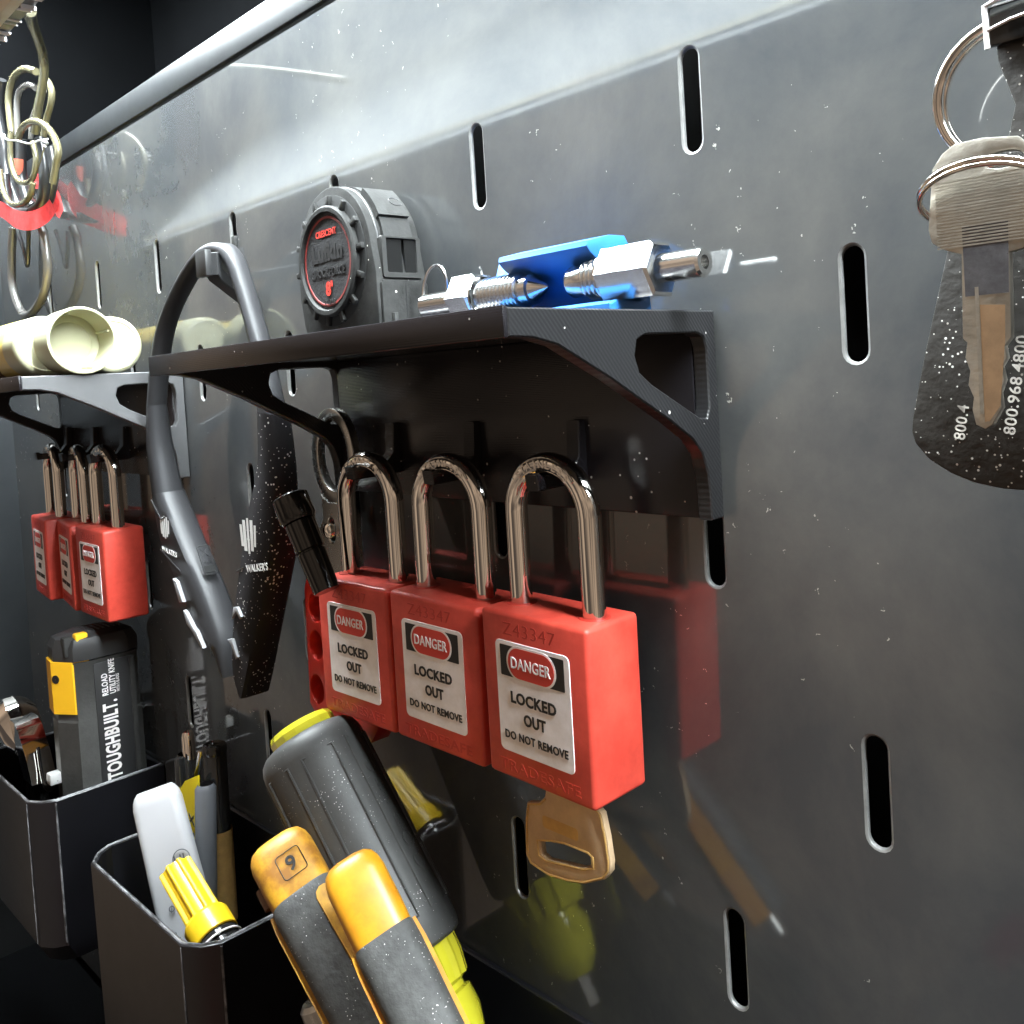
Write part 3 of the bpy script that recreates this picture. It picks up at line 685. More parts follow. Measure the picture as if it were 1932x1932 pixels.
# ================================================================== hasp and tube
t = Thing('lockout_hasp', 'steel ringed lockout hasp with a red holed body behind the padlocks', 'lockout hasp', (-187, -12, -182))
ring_o = ell(-187.5, -87.6, 13.2, 17, 40); ring_i = ell(-187.2, -87.6, 9.3, 12.6, 40)
jaw = t.part('steel_jaw', sheet([ring_o, ring_i], 3.4, FXZ((0, -10.6, 0)), bev=.5, seg=2), 'steel')
t.part('steel_shank', sheet([[(-196, -101.6), (-191, -104.2), (-180, -103.6), (-176.5, -108), (-176, -138), (-199, -138), (-199.5, -116), (-195.4, -110)], ell(-190.4, -114.2, 2.6, 4.6, 20)], 3.4, FXZ((0, -10.9, 0)), bev=.4, seg=1), 'steel')
t.part('rivet', lathe((-190.6, -11, -114.2), (-190.6, -15, -114.2), [(0, 2.9), (1.6, 2.7), (2.3, 1.8), (2.5, .1)], seg=24), 'chrome')
holes = [ell(x + (z + 145) * .08, z, 4.6, 5.6, 22) for x in (-206.4, -184) for z in (-144.5, -158.8, -175.6)]
t.part('red_body', sheet([[(-213, -138), (-210, -132), (-204, -130), (-172, -130), (-168, -136), (-171, -182), (-176, -188), (-208, -188), (-214.5, -182)]] + holes, 8, FXZ((0, -10, 0)), bev=1.4, seg=2), 'redvinyl')

t = Thing('rubber_tube', 'short stepped black tube with a collar leaning beside the padlock row', 'tube', (-168, -32, -126))
t.part('tube_cap', lathe((-179.5, -33, -98.6), (-165.6, -31, -126.6), [(0, 5.4), (.5, 6.0), (8, 6.1), (9.2, 5.4), (9.3, .1)], seg=28), 'glossblk')
t.part('tube_barrel', lathe((-175, -32.4, -107.2), (-163.4, -30.6, -130.6), [(0, 5.1), (9.5, 4.9), (9.9, 4.3), (10.2, 4.3), (10.6, 4.8), (24, 4.2), (24, .1)], seg=28), 'glossblk')

# ================================================================== bins
def bin_box(x0, x1, yf, zt, zb, label, ch=10, worn=True):  # worn adds the pale edge tubes: wear together with edge highlight
    t = Thing('printed_bin', label, 'bin', ((x0 + x1) / 2, -30, zb), group='black printed bins on the panel')
    def ring(i, z, dx=0, dy=0):
        a = x0 + i + dx; b = x1 - i - dx; f = yf + i + dy; c = ch - i * .4
        pts = [(a, -.4 - i), (a, f + c), (a + c * .35, f + c * .42), (a + c, f), (b - c, f), (b - c * .35, f + c * .42), (b, f + c), (b, -.4 - i)]
        return [(p[0], p[1], z) for p in pts]
    t.part('shell', loft([ring(0, zb, 4, 6), ring(0, zb + 10, 0, 1), ring(0, zt - .4), ring(.4, zt), ring(1.7, zt), ring(2.1, zt - .4), ring(2.1, zb + 9, 0, 1)]), 'print_z', ang=28)
    if not worn: return t  # pale tubes below paint the edge highlight along with the wear
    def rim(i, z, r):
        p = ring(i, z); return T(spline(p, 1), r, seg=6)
    t.part('worn_glint_rim', rim(.9, zt + .02, .55), 'wornglint')
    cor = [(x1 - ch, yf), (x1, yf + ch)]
    t.part('worn_glint_corner', join(*[T([(cx, cy, zt - 1), (cx - .1, cy + .1, zb + 12)], r, seg=6) for (cx, cy), r in zip(cor, (.25, .5))]), 'wornglint')
    return t
bin_box(-479, -379, -63, -252, -333, 'black printed bin holding the cased utility knife')
bin_box(-314, -210, -63.5, -252, -345, 'black printed bin holding pens and the white plastic case')
bin_box(-150, -46, -63.5, -251, -340, 'black printed bin holding three screwdrivers', worn=False)

# ================================================================== utility knife
t = Thing('utility_knife', 'black utility knife with a yellow end piece standing in its bin', 'utility knife', (-397, -26, -330))
def knife_ring(z, k=1.0, top=False):
    pts = [(-386, -38), (-384, -31), (-384, -12), (-387, -6), (-404, -6), (-412, -14), (-413.5, -34), (-409, -42.5), (-397, -44)]
    cx, cy = -398, -25
    return [(cx + (x - cx) * k, cy + (y - cy) * k, z) for x, y in pts]
body = t.part('handle', loft([knife_ring(-326), knife_ring(-221), knife_ring(-220, .97), knife_ring(-192, .97), knife_ring(-191, 1)]), mat("charcoal_grip", (.045, .045, .043), .5, bump=.3, bscale=800, var=.3, vscale=90), ang=25)
clip = [(-384.6, -31.2), (-387, -38.6), (-397.5, -45.2), (-409.6, -43.4), (-414.4, -34), (-412, -31.4)]
t.part('yellow_end', loft([[(x, y, z) for x, y in clip] for z in (-216.5, -215.6, -191.4, -190.5)]), 'yellow', parent=body, ang=25)
t.part('screw_hole', lathe((-395.2, -43.9, -199), (-394.67, -44.75, -199), [(0, 2.1), (.25, 2.1), (.25, .1)], seg=18), 'black', parent=body)
t.part('side_plate', B(-384.2, -383.5, -29.6, -9.5, -300, -193, bev=.2), 'darkplas', parent=body)
t.part('grip_ridge', B(-384.2, -382.9, -12.4, -9.8, -300, -194, bev=.3), 'greyrub', parent=body)
hd = t.part('head', loft([knife_ring(-190.4, 1.0), knife_ring(-184, 1.0), knife_ring(-180, .9), knife_ring(-178, .6)]), 'darkplas', parent=body, ang=25)
for k in range(7):
    t.part('thumb_rib', B(-404, -391, -12 - k * 2.6 - 1.0, -12 - k * 2.6, -179.6, -177.4, bev=.3), 'darkplas', parent=hd)
t.part('slider', B(-392, -386.5, -36, -30, -186.5, -177.4, bev=.8), 'yellow', parent=hd)
t.part('slider_cover', B(-394, -388.5, -41, -36.2, -188, -178.4, bev=.8), 'greyrub', parent=hd)
FK = lambda y, z: frame((-383.45, y, z), (0, 0, 1), (0, -1, 0))
t.part('lettering', text("TOUGHBUILT.", 7.4, FK(-23.2, -233), width=40, bold=.03), 'label', parent=body)
t.part('lettering', join(text("RELOAD", 3.0, FK(-25.0, -204.5), width=11, bold=.02), text("UTILITY KNIFE", 3.0, FK(-21.2, -201), width=17.5, bold=.02), text("WITH 5 BLADES", 1.5, FK(-18.6, -205), width=9)), 'label', parent=body)

# ================================================================== chrome tool and cable tie
t = Thing('chrome_tool', 'shiny chrome tool head with black handle in the knife bin', 'tool', (-440, -45, -300))
t.part('head', lathe((-470, -46, -228), (-436, -45, -250), [(0, 6.5), (1, 9), (8, 11.5), (15, 11.3), (22, 9.8), (30, 7.2), (31, .1)], seg=12, shape=lambda a, q: 1 + .06 * math.cos(3 * a)), 'chrome', ang=25)
t.part('jaw', loft([[(x, y, z) for x, y in ((-466 + s, -52), (-452 + s, -52), (-452 + s, -40), (-466 + s, -40))] for s, z in ((10, -229), (16, -232), (26, -243), (34, -256))]), 'chrome')
t.part('cross_bar', T([(-480, -46, -246), (-505, -45, -255), (-530, -44, -262)], 4, seg=10), 'steel')
t.part('handle', T(spline([(-440, -44, -246), (-434, -44, -262), (-437, -44, -290), (-440, -44, -322)], 6), 6.5, seg=14), 'glossblk')
t = Thing('cable_tie', 'clear black cable tie looped over the knife bin rim', 'cable tie', (-402, -45, -254))
t.part('tail', T(spline([(-425, -46, -240), (-419, -47, -250), (-411, -48, -256), (-404, -47, -254), (-400, -46, -249)], 6), .9, seg=8, flat=2.4), 'glossblk')
t.part('lock_head', B(-404.5, -398.5, -49, -43.5, -252, -246.5, bev=.6), 'silver')

# ================================================================== contents of the middle bin
t = Thing('plastic_case', 'white rounded plastic case with small printed symbols leaning in a bin', 'plastic case', (-262, -52, -320))
def slab(p0, p1, wdir, w0, w1, thick, ndir, rr=3.5):
    p0 = Vector(p0); p1 = Vector(p1); ax = (p1 - p0).normalized(); wd = Vector(wdir); wd = (wd - ax * wd.dot(ax)).normalized(); nd = ax.cross(wd)
    secs = []
    L_ = (p1 - p0).length
    for s, k, kt in ((0, .72, .45), (1.2, .84, .7), (3.2, .95, .92), (6, 1, 1), (L_ * .55, 1, 1.08), (L_, 1, 1)):
        w = (w0 + (w1 - w0) * s / L_) * k / 2; h = thick * kt / 2; r = min(rr, h * .8)
        sec = []
        for cx, cy, a0 in ((w - r, h - r, 0), (-w + r, h - r, 90), (-w + r, -h + r, 180), (w - r, -h + r, 270)):
            for i in range(5):
                a = math.radians(a0 + 22.5 * i); sec.append(tuple(p0 + ax * s + wd * (cx + r * math.cos(a)) + nd * (cy + r * math.sin(a))))
        secs.append(sec)
    return loft(secs), ax, wd, nd
sb, ax, wd, nd = slab((-292.5, -40, -226), (-256, -37, -322), (.6, .75, .15), 19.5, 23, 9.5, None)
cse = t.part('shell', sb, 'white', ang=50)
if nd.dot(Vector((.9, -.4, 0))) < 0: nd = -nd; wd = -wd
def on_case(s, w, rotdeg=0):
    o = Vector((-291.5, -40, -226)) + ax * s + wd * w + nd * 5.0
    return frame(o, wd, -ax)
t.part('printed_mark', join(T([on_case(29, 5.2) @ Vector((3.4 * math.cos(a), 3.4 * math.sin(a), 0)) for a in [2 * math.pi * i / 24 for i in range(24)]], .22, seg=5, closed=True), text("UL", 3.4, on_case(29, 5.2))), 'greytape', parent=cse)
t.part('printed_mark', join(text("/", 3, on_case(46, -3)), text("o", 2.4, on_case(46, -3)), text("L", 2.6, on_case(56, -3))), 'greytape', parent=cse)

t = Thing('yellow_cap_tube', 'tube with ribbed bright yellow cap and a clear ring, stood in the bin', 'tube', (-222, -50, -300))
a0, a1 = Vector((-252.5, -50, -242.2)), Vector((-218.9, -49, -260.4))
cp_ = t.part('ribbed_cap', lathe(a0, a1, [(0, .1), (.1, 5.2), (.7, 5.9), (24, 6.0), (24.3, 7.6), (25.5, 8.3), (33, 8.3), (33.4, 7.8)], seg=64,
             shape=lambda a, q: (.94 + .2 * max(0, math.cos(8 * a)) ** .6) if q < 24.1 else 1), 'yellowcap', ang=30)
d = (a1 - a0).normalized()
t.part('clear_ring', lathe(a0 + d * 33.2, a0 + d * 60, [(0, 7.3), (1, 7.9), (2.4, 7.9), (2.6, 7.2), (4, 7.2), (4.2, 7.8), (5.4, 7.8), (5.6, 7)], seg=36), 'glossblk')
t.part('neck_wire', T([tuple(a0 + d * 36 + (Vector((0, 1, 0)) * math.cos(q) + d.cross(Vector((0, 1, 0))) * math.sin(q)) * 8.2) for q in [2 * math.pi * i / 30 for i in range(30)]], .4, seg=6, closed=True), 'label')
t.part('barrel', lathe(a0 + d * 38, a0 + d * 80, [(0, 6.8), (4, 6.8), (4, .1)], seg=28), 'glossblk')

def pen(name, label, top, bot, r, bmat, cat='pen'):
    t = Thing(name, label, cat, bot, group='pens standing in the bin')
    t.part('barrel', lathe(top, bot, [(0, r * .7), (2, r), (90, r), (90, .1)], seg=24), bmat)
    return t
t = pen('pen', 'black pen with a silver push button and yellow sticker', (-317.6 + 8, -18, -223), (-306, -22, -315), 5.2, 'glossblk')
t.part('push_button', lathe((-307.4, -17.6, -225), (-308.6, -17.2, -212.5), [(0, 2.9), (10, 2.8), (12, 2.2), (12.6, 1.0), (12.7, .1)], seg=22), 'chrome')
t.part('pocket_clip', B(-306, -303.6, -24.4, -21.5, -252, -222, bev=.5), 'glossblk')
st = t.part('yellow_sticker', sheet([[(-308.6, -240), (-297, -229.6), (-283.4, -223.4), (-284.8, -255), (-291, -290), (-303, -285), (-309.2, -250)]], .5, FXZ((0, -24.8, 0))), 'sticker')
t.part('lettering', join(text("X", 4.5, frame((-292.0, -25.3, -245), (0, 0, 1), (-1, 0, 0)), depth=.2, bold=.04), text("OM", 6.5, frame((-293.4, -25.3, -257), (0, 0, 1), (-1, 0, 0)), depth=.2, bold=.04)), 'black', parent=st)
t = pen('pen', 'glossy black and copper coloured pen closest to the panel in the bin', (-289.5, -14, -217), (-289, -16, -310), 5.0, 'glossblk')
t.part('cap_top', lathe((-289.5, -14, -219), (-289.5, -13.9, -214), [(0, 5.1), (2.4, 5.3), (4, 4.8), (4.4, 3.6), (3.4, 3.2), (3.4, .1)], seg=24), 'glossblk')
t.part('pocket_clip', T([(-295.5, -17.5, -218.5), (-296.8, -19.5, -228), (-296.4, -19.5, -243)], .9, seg=8, flat=1.5), 'chrome')
t.part('metal_barrel', lathe((-288.6, -14.4, -252), (-288.2, -15.2, -300), [(0, 5.2), (40, 5.2)], seg=24), 'brassworn')
t = pen('pen', 'grey barrelled pen between the stickered pen and the glossy pen', (-281.0, -23, -227), (-287.5, -26, -318), 4.4, 'greytape')

# ================================================================== screwdrivers
t = Thing('screwdriver', 'large screwdriver with grooved black cushion grip and clear yellow ends', 'screwdriver', (-104, -33, -252))
k0, k1 = Vector((-180.0, -33, -179.5)), Vector((-135, -27, -238.5)); L_ = (k1 - k0).length; kd = (k1 - k0).normalized()
prof = [(0, 12.5), (.8, 14.6), (2.5, 16.3), (5, 17.2), (7, 17.4), (7.05, 17.4), (L_ - 9.05, 17.0), (L_ - 9, 17.0), (L_ - 3, 16.6), (L_ - .8, 15.8), (L_, 14.5)]
prof = prof[:5] + [(7.05 + (L_ - 16.1) * i / 10, 17.4 - .04 * i) for i in range(11)] + prof[7:]
prof = [(q, r * 1.0) for q, r in prof]
gr = t.part('cushion_grip', lathe(k0, k1, prof, seg=72), 'klein', ang=32)
t.part('clear_cap', lathe(k0 + kd * 1, k0 - kd * 10, [(0, 11.2), (3.6, 11.3), (5.4, 10.4), (6, 8), (5.2, 6), (3.4, 5.4), (3.4, .1)], seg=16), 'clearyel', ang=20)
t.part('clear_collar', lathe(k1 - kd * 2, k1 + kd * 30, [(0, 13.2), (7, 12.8), (13, 11.6), (14, 9.6), (15.5, 9.6), (16.2, 11), (22, 11), (29, 9), (33, 6), (33.2, .1)], seg=56, shape=lambda a, q: 1 + (.045 * (1 if math.cos(14 * a) > 0 else -1) if q < 13.5 else 0)), 'clearyel', ang=18)
t.part('shaft', lathe(k1 + kd * 10, k1 + kd * 90, [(0, 4), (30, 4), (30, .1)], seg=6), 'steel', ang=20)
# stamped rings and letters along one groove of the grip
X_ = Vector((0, 0, 1)).cross(kd).normalized(); Y_ = kd.cross(X_)
def on_grip(q, an, lift=.0):
    n = X_ * math.cos(an) + Y_ * math.sin(an); o = k0 + kd * q + n * (17.45 + lift)
    return frame(o, kd, n.cross(kd))
AN = None
best = None
cpos = Vector((87, -188.6, -64.7))
for i in range(240):
    an = 2 * math.pi * i / 240; n = X_ * math.cos(an) + Y_ * math.sin(an)
    dd = n.dot((cpos - (k0 + k1) / 2).normalized()); side = n.dot(Vector((.7, .7, 0)))
    sc = -abs(dd - .62) + (0 if side > 0 else -5)
    if best is None or sc > best[0]: best = (sc, an)
AN = best[1]
panels = []
for j in range(7):
    a0_ = AN + 2 * math.pi * (j + .0) / 7 - .05; hw = .30; q0, q1 = 8.5, L_ - 9.5
    lp = [(q0, -hw), (q0, hw)] + [(q0 + (q1 - q0) * i / 8, hw) for i in range(1, 9)] + [(q1, -hw)] + [(q1 - (q1 - q0) * i / 8, -hw) for i in range(1, 8)]
    def gp(q, dan):
        n = X_ * math.cos(a0_ + dan) + Y_ * math.sin(a0_ + dan); return tuple(k0 + kd * q + n * (17.38 - .006 * q))
    panels.append(T([gp(q, dn) for q, dn in lp], .55, seg=6, closed=True))
t.part('panel_outline', join(*panels), 'klein', parent=gr)
marks = [T([on_grip(q, AN) @ Vector((2.1 * math.cos(a), 2.1 * math.sin(a), 0)) for a in [2 * math.pi * i / 20 for i in range(20)]], .16, seg=5, closed=True) for q in (20, 45, 52)]
marks += [text("CUSHION GRIP", 2.6, on_grip(33, AN, -.05), width=18, depth=.12)]
t.part('stamped_marks', join(*marks), 'gripgrey', parent=gr)

def tool_handle(label, p0, p1, w, cap_len, capmat, number=None, hole=False, spine=0):
    p0 = Vector(p0); p1 = Vector(p1)
    t = Thing('screwdriver', label, 'screwdriver', p1, group='yellow ended screwdrivers in the bin')
    ax = (p1 - p0).normalized(); view = (p0 - cpos).normalized(); sd = ax.cross(view).normalized(); fr = sd.cross(ax)
    def sec(s, kx, ky, off=0.):
        out = []
        for i in range(28):
            a = 2 * math.pi * i / 28; c, n = math.cos(a), math.sin(a)
            c = math.copysign(abs(c) ** .55, c); n = math.copysign(abs(n) ** .55, n)
            out.append(tuple(p0 + ax * s + sd * (c * w / 2 * kx + off) + fr * (n * w / 2 * ky)))
        return out
    capo = t.part('yellow_cap', loft([sec(0, .45, .45), sec(.5, .66, .62), sec(1.6, .84, .8), sec(3.5, .95, .93), sec(6, 1, 1), sec(cap_len * .7, 1, 1), sec(cap_len, .97, .97), sec(cap_len + 8, .9, .9), sec(70, .86, .86)]), capmat, ang=50)
    t.part('grey_grip', loft([sec(cap_len - 1.6, .96, .96), sec(cap_len - .8, 1.02, 1.02), sec(cap_len + 3, 1.04, 1.04), sec(cap_len + 20, 1.0, 1.02), sec(72, .95, .95)]), 'gripgrey', ang=50)
    # yellow core showing through the grip along the two edges
    for sg in (-1, 1):
        t.part('core_strip', loft([[tuple(p0 + ax * s + sd * (sg * w / 2 * (k + .02) + dx) + fr * dy) for dx, dy in ((-.9 , -3.2), (.7, -3.2), (.7, 3.2), (-.9, 3.2))] for s, k in ((cap_len - 1, 1.0), (cap_len + 4, 1.04), (cap_len + 20, 1.02), (72, .97))]), capmat, parent=capo)
    nf = -fr if fr.dot(view) > 0 else fr
    if spine:
        def spn(s, wd_):
            c = p0 + ax * s + sd * (spine * w * .27) + nf * (w * .47)
            u = (sd * spine * .97 - nf * .24).normalized(); v = u.cross(ax)
            return [tuple(c + u * a + v * b) for a, b in ((-wd_, -.9), (-wd_, .9), (wd_, .9), (wd_, -.9))]
        t.part('yellow_spine', loft([spn(cap_len + 1.5, .8), spn(cap_len + 2.4, 2.2), spn(cap_len + 4, 2.8), spn(cap_len + 25, 2.5), spn(72, 1.8)]), capmat, parent=capo)
    F = lambda s, q=0: frame(p0 + ax * s + sd * q - fr * (-1 if fr.dot(view) < 0 else 1) * (w / 2 + .05), ax, (sd if (ax.cross(sd)).dot(view) < 0 else -sd))
    if number:
        def F(s, q=0):
            n = -fr if fr.dot(view) > 0 else fr
            return frame(p0 + ax * s + sd * q + n * (w / 2 + .05), (-ax).cross(n), -ax)
        t.part('size_number', text(number, 4.4, F(cap_len * .56, 1.2), depth=.25, bold=.02), 'black', parent=capo)
        sq = rrect(-3.6, 3.6, -3.6, 3.6, 1)
        t.part('size_frame', T([F(cap_len * .56, 1.2) @ Vector((q[0], q[1], .05)) for q in sq], .14, seg=5, closed=True), 'black', parent=capo)
    if hole:
        o = p0 + ax * (cap_len * .62) + sd * (-w / 2 * .98)
        t.part('hanging_hole', T([tuple(o - ax * 3), tuple(o + ax * 3)], 1.6, seg=12), 'brownlab', parent=capo)
    t.part('shaft', lathe(p0 + ax * 68, p0 + ax * 120, [(0, 3), (10, 3), (10, .1)], seg=18), 'steel')
    return t
SP = 1
tool_handle('grey screwdriver with a dirty yellow end marked with the number nine', (-160.5, -57, -199.2), (-104, -56, -243.5), 19.0, 20, 'yellowdirty', number="9", hole=True, spine=SP)
tool_handle('grey screwdriver with a clean rounded orange yellow end', (-115.5, -61, -187.5), (-66.5, -60, -238.5), 15.8, 22, 'amber')
t = Thing('socket', 'stamped chrome socket end beside the yellow ended screwdrivers', 'socket', (-128, -60, -252))
t.part('chrome_barrel', lathe((-133, -60, -231.4), (-118, -56, -262), [(0, .1), (0, 4.8), (.2, 6.6), (1.4, 7.7), (14, 7.9), (30, 7.9), (30, .1)], seg=36), 'steel')

# ================================================================== keys on the right
t = Thing('split_key_ring', 'large shiny steel key ring above the silver key', 'key ring', (35.5, -12, -32))
t.part('outer_coil', T([(35.4 + 12 * math.cos(a), -12.6 - 1.2 * math.sin(a), -19.8 + 12 * math.sin(a)) for a in [2 * math.pi * i / 64 for i in range(64)]], 1.0, seg=14, closed=True), 'chrome')
t.part('outer_coil', T([(35.4 + 11.8 * math.cos(a), -10.9 - 1.2 * math.sin(a), -19.8 + 11.8 * math.sin(a)) for a in [2 * math.pi * i / 64 for i in range(64)]], 1.0, seg=14, closed=True), 'chrome')
t = Thing('small_key_ring', 'thin wire split ring threaded through the silver key head', 'key ring', (32, -20, -40))
for dz in (0, -.9):
    t.part('wire_coil', T([(32.6 + 10.2 * math.cos(a), -20 - 6.6 * math.sin(a), -37.4 + dz + 4.3 * math.sin(a) + .6 * math.cos(a)) for a in [2 * math.pi * i / 56 for i in range(56)]], .48, seg=10, closed=True), 'chrome')
t = Thing('silver_key', 'worn silver key with a finely ribbed square head', 'key', (32, -20, -78))
KS = [(24.6, -32), (26.4, -29.6), (28.6, -28.3), (33, -28.3), (38.5, -29.2), (40.2, -31), (41.2, -43.5), (40.4, -46.6), (38.6, -47.9), (36.6, -48.2), (36.3, -62.6), (35.2, -64), (35.5, -66), (34.6, -67.5), (35, -69.8), (34.2, -72), (34.4, -74.5), (32.8, -77.4), (31.6, -78.2), (30.1, -77.4), (29.6, -74.8), (29.9, -72.6), (29.1, -70.4), (29.5, -68), (28.8, -65.6), (29.2, -63), (28.5, -62.2), (28.9, -47.6), (26.0, -46.4), (24.0, -44.9), (23.5, -42.5)]
KO = ell(36.2, -32.6, 3.2, 1.4, 20)
kb = t.part('key_plate', sheet([KS, KO], 1.9, FXZ((0, -20, 0)), bev=.28, seg=2), 'nickel')
rb = bmesh.new()
for i in range(22):
    z = -34.6 - i * .55
    if z > -46.2: box(rb, 25.0, 40.2, -20.16, -19.98, z - .15, z + .15)
t.part('head_ribs', rb, 'nickel', parent=kb, kind='stuff')
t.part('blade_groove', B(30.9, 31.5, -20.12, -19.9, -75.5, -53.5), 'nickel', parent=kb)
t.part('blade_face', sheet([[(31.6, -56.6), (35.6, -57), (35.4, -62.6), (34.2, -74.2), (32.4, -76.8), (31.6, -76.9)]], .1, FXZ((0, -20.06, 0))), mat("coppery_wear", (.62, .42, .26), .35, 1, var=.3, vscale=150), parent=kb)
t.part('bright_shoulder', sheet([[(29.2, -43), (36.6, -43), (36.3, -55), (29.3, -55)]], .1, FXZ((0, -20.1, 0))), mat("dark_plate", (.22, .22, .24), .28, .9, var=.4, vscale=300, bump=.2, bscale=500), parent=kb)
t = Thing('leather_fob', 'black leather key fob with white printed numbers hanging behind the silver key', 'key fob', (38, -12, -89))
FP = [(33.3, -5.8), (33.6, -4.6), (43, -4.6), (44, -15), (46, -30), (52, -47), (59, -72), (57, -80), (50, -86), (44, -88.6), (38, -89.6), (32.2, -89.4), (27.4, -88.5), (23.2, -86.8), (19.4, -84.3), (17.1, -81.4), (16.5, -79.2), (16.7, -76.8), (19.4, -65), (24.5, -45.5), (29, -38), (34, -33), (36.6, -22.6), (34.3, -15)]
fob = t.part('leather', sheet([FP], 2.4, FXZ((0, -14, 0)), bev=.5, seg=2), 'leather')
fu = lambda x, z: frame((x, -14.05, z), (.16, 0, 1), (-1, 0, .16))
t.part('lettering', text("800.4", 2.0, fu(25.6, -77.4), depth=.06, bold=.01), 'fobprint', parent=fob)
t.part('lettering', text("800.968.4800", 2.0, fu(34.9, -71.0), width=17.5, depth=.06, bold=.01), 'fobprint', parent=fob)
t.part('lettering', text("8", 2.0, fu(38.4, -80.5), depth=.06, bold=.01), 'fobprint', parent=fob)
t.part('stitched_fold', B(33.2, 43.2, -15.6, -14.05, -12.2, -5.4, bev=.5), 'glossblk', parent=fob)
t.part('fold_piping', T([(33.1, -15.4, -12.4), (33.0, -15.8, -5.2), (36, -15.8, -4.4), (43, -15.8, -3.6)], .5, seg=8), 'label', parent=fob)
t.part('fold_piping', T([(33.2, -15.7, -9.4), (37, -15.9, -8.6), (43, -15.9, -8.2)], .3, seg=8), 'label', parent=fob)

# ================================================================== cable bundle
def at(u, v, y):                                  # photo direction to a point on the plane y (mm)
    d = [R_[0][i] * (u - 966) / 1716 + R_[1][i] * (v - 775.77) / 1716 + R_[2][i] for i in range(3)]
    k = (y + 188.634) / d[1]
    return (87.069 + d[0] * k, y, -64.703 + d[2] * k)
t = Thing('cable_bundle', 'coiled clear and grey power cable tied and hanging near the panel', 'cable', (-460, -14, 50))
A_ = lambda pts, y: [at(u, v, y) for u, v in pts]
t.part('clear_lead', T(spline([at(57, 20, -70), at(60, 42, -52), at(72, 75, -34), at(82, 110, -24), at(82, 150, -21), at(72, 205, -20), at(66, 250, -19)], 8), 2.24, seg=12), 'cable')
t.part('clear_lead', T(spline(A_([(22, 250), (16, 190), (24, 150), (45, 131), (68, 135)], -19), 8), 1.98, seg=12), 'cable')
t.part('clear_lead', T(spline(A_([(84, 145), (96, 165), (97, 190), (88, 225), (82, 260)], -14), 8), 1.79, seg=12), 'cable')
t.part('clear_lead', T(spline(A_([(34, 262), (44, 240), (62, 229), (84, 236), (102, 258), (110, 285), (106, 310), (100, 345)], -22), 8), 1.92, seg=12), 'cable')
t.part('clear_lead', T(spline(A_([(20, 250), (20, 300), (32, 338), (52, 345), (64, 330), (68, 300), (62, 268)], -23), 8), 1.60, seg=12), 'cable')
t.part('clear_lead', T(spline(A_([(0, 320), (6, 360), (22, 385), (44, 384), (58, 366), (62, 345)], -24), 8), 1.60, seg=12), 'cable')
t.part('grey_lead', T(spline(A_([(34, 260), (32, 200), (38, 172), (54, 160), (68, 166)], -17), 8), 1.79, seg=12), 'cable2')
t.part('grey_lead', T(spline(A_([(58, 262), (62, 220), (78, 190), (84, 170)], -16), 8), 1.41, seg=10), 'cable2')
t.part('black_lead', T(spline(A_([(2, 150), (-4, 210), (6, 270), (14, 330), (40, 400)], -12), 8), 3.07, seg=12), 'cable3')
t.part('black_lead', T(spline(A_([(96, 280), (100, 320), (92, 370), (78, 400)], -12), 8), 3.33, seg=12), 'cable3')
t.part('black_lead', T(spline(A_([(76, 262), (84, 320), (80, 380), (60, 400)], -16), 8), 3.07, seg=12), 'cable3')
t.part('black_lead', T(spline(A_([(40, 262), (40, 330), (50, 372), (64, 392)], -15), 8), 3.07, seg=12), 'cable3')
t.part('black_lead', T(spline(A_([(8, 330), (20, 395), (60, 402)], -17), 8), 3.07, seg=12), 'cable3')
t.part('red_core', T(A_([(36, 300), (36, 330)], -16), 3.2, seg=10), 'copper')
t.part('black_lead', T(spline(A_([(24, 430), (22, 480), (24, 540), (40, 588), (58, 592), (80, 560), (90, 510), (84, 450), (76, 425)], -9), 8), 2.56, seg=12), 'cable2')
t.part('black_lead', T(spline(A_([(32, 430), (44, 470), (52, 500), (54, 430)], -11), 8), 1.28, seg=8), 'cable3')
t = Thing('twist_tie', 'thin grey wire tie wound around the clear cable coil', 'wire tie', at(50, 268, -25))
t.part('wire', T(spline(A_([(8, 254), (12, 263), (34, 266), (56, 271), (74, 265), (88, 264)], -25.5), 6), .5, seg=8), 'silver')
t.part('twisted_end', T(spline([at(86 + 4 * math.cos(i), 262 + i * 1.3, -25.5 + math.sin(i)) for i in range(12)], 4), .5, seg=6), 'silver')
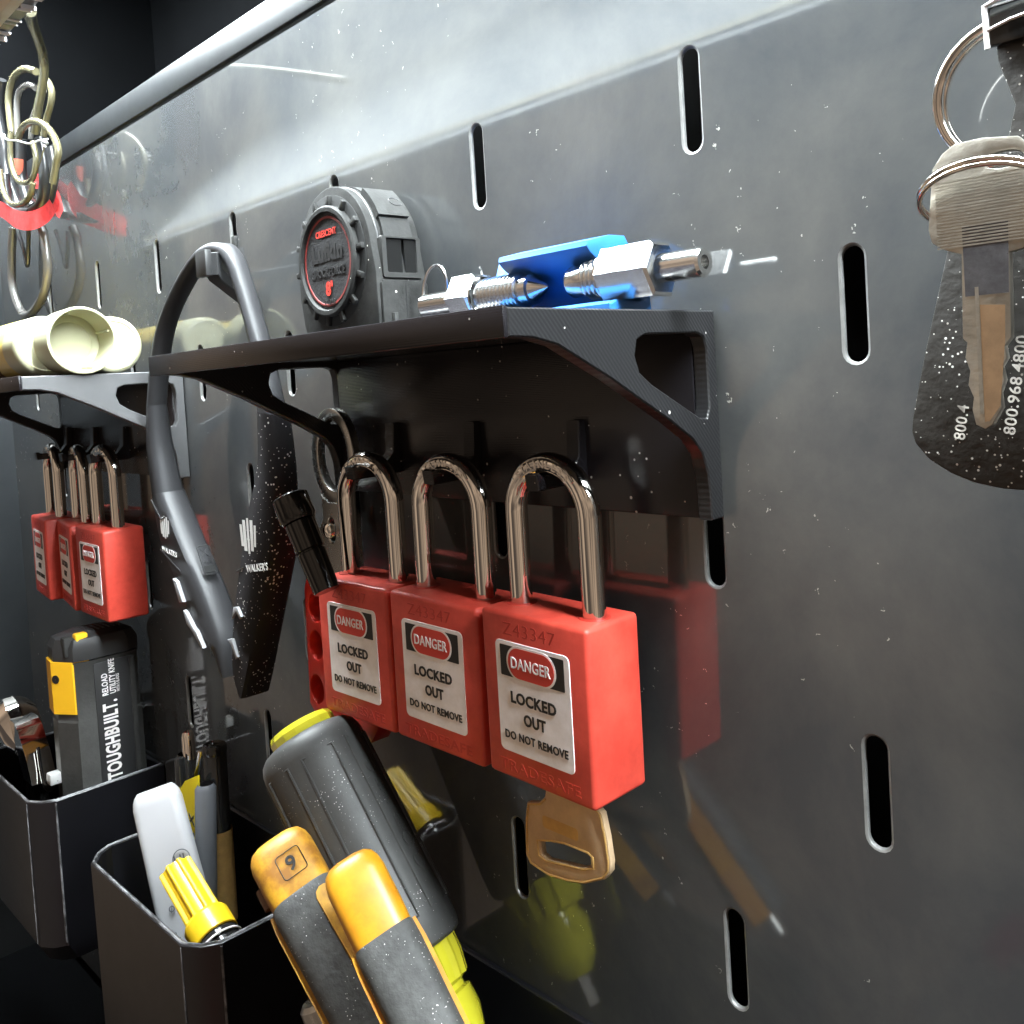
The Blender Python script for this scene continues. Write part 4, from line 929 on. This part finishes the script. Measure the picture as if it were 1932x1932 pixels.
t.part('tail', T(spline(A_([(84, 276), (76, 305), (66, 330), (60, 345)], -26), 6), .35, seg=6), 'cable')
t = Thing('red_strap', 'bright red fabric strap wrapped around the hanging cable coil', 'strap', at(55, 420, -24))
def strap(pts):
    bm = bmesh.new(); rows = []
    for (top, bot, y, yb) in pts: rows.append((bm.verts.new(at(*top, y)), bm.verts.new(at(*bot, yb))))
    for a, b in zip(rows, rows[1:]): bm.faces.new((a[0], b[0], b[1], a[1]))
    r = bmesh.ops.solidify(bm, geom=list(bm.faces), thickness=1.4)
    return bm
def ring_strap(top, bot, n=6):
    a = spline([at(*p) for p in top], n); b = spline([at(*p) for p in bot], n)
    bm = bmesh.new(); va = [bm.verts.new(p) for p in a]; vb = [bm.verts.new(p) for p in b]
    for i in range(len(a) - 1): bm.faces.new((va[i], va[i + 1], vb[i + 1], vb[i]))
    bmesh.ops.solidify(bm, geom=list(bm.faces), thickness=1.3)
    return bm
band_ = t.part('strap_band', ring_strap([(-40, 366, -16), (0, 379, -22), (30, 396, -26), (60, 398, -25), (86, 385, -17), (100, 362, -7), (102, 342, -2.5), (90, 330, -1.5), (60, 328, -1.5)],
                                    [(-40, 392, -16), (0, 408, -22), (30, 430, -26), (60, 434, -25), (90, 420, -17), (106, 398, -7), (112, 380, -2.5), (98, 360, -1.5), (64, 356, -1.5)]), 'velcro')
t.part('strap_end', ring_strap([(99, 338, -5), (106, 352, -3), (114, 372, -2), (120, 395, -2)], [(97, 365, -8), (100, 385, -6.5), (106, 405, -5.5), (112, 412, -5)]), 'velcro')

# a red case with a white paper edge standing outside the chest; it shows as a reflection low on the panel
t = Thing('red_case', 'red case with a crumpled white top edge, mirrored low in the dark panel', 'case', (-20, -370, -900))
t.part('case_body', B(-112, 90, -420, -331, -900, -420, bev=4), 'redlid')
wv = [(-112, -424)] + [(x, -398 + 7 * math.sin(x * .23) + 5 * math.sin(x * .61 + 1)) for x in range(-108, 90, 4)] + [(90, -424)]
t.part('paper_edge', sheet([wv], 60, FXZ((0, -333, 0))), 'label')
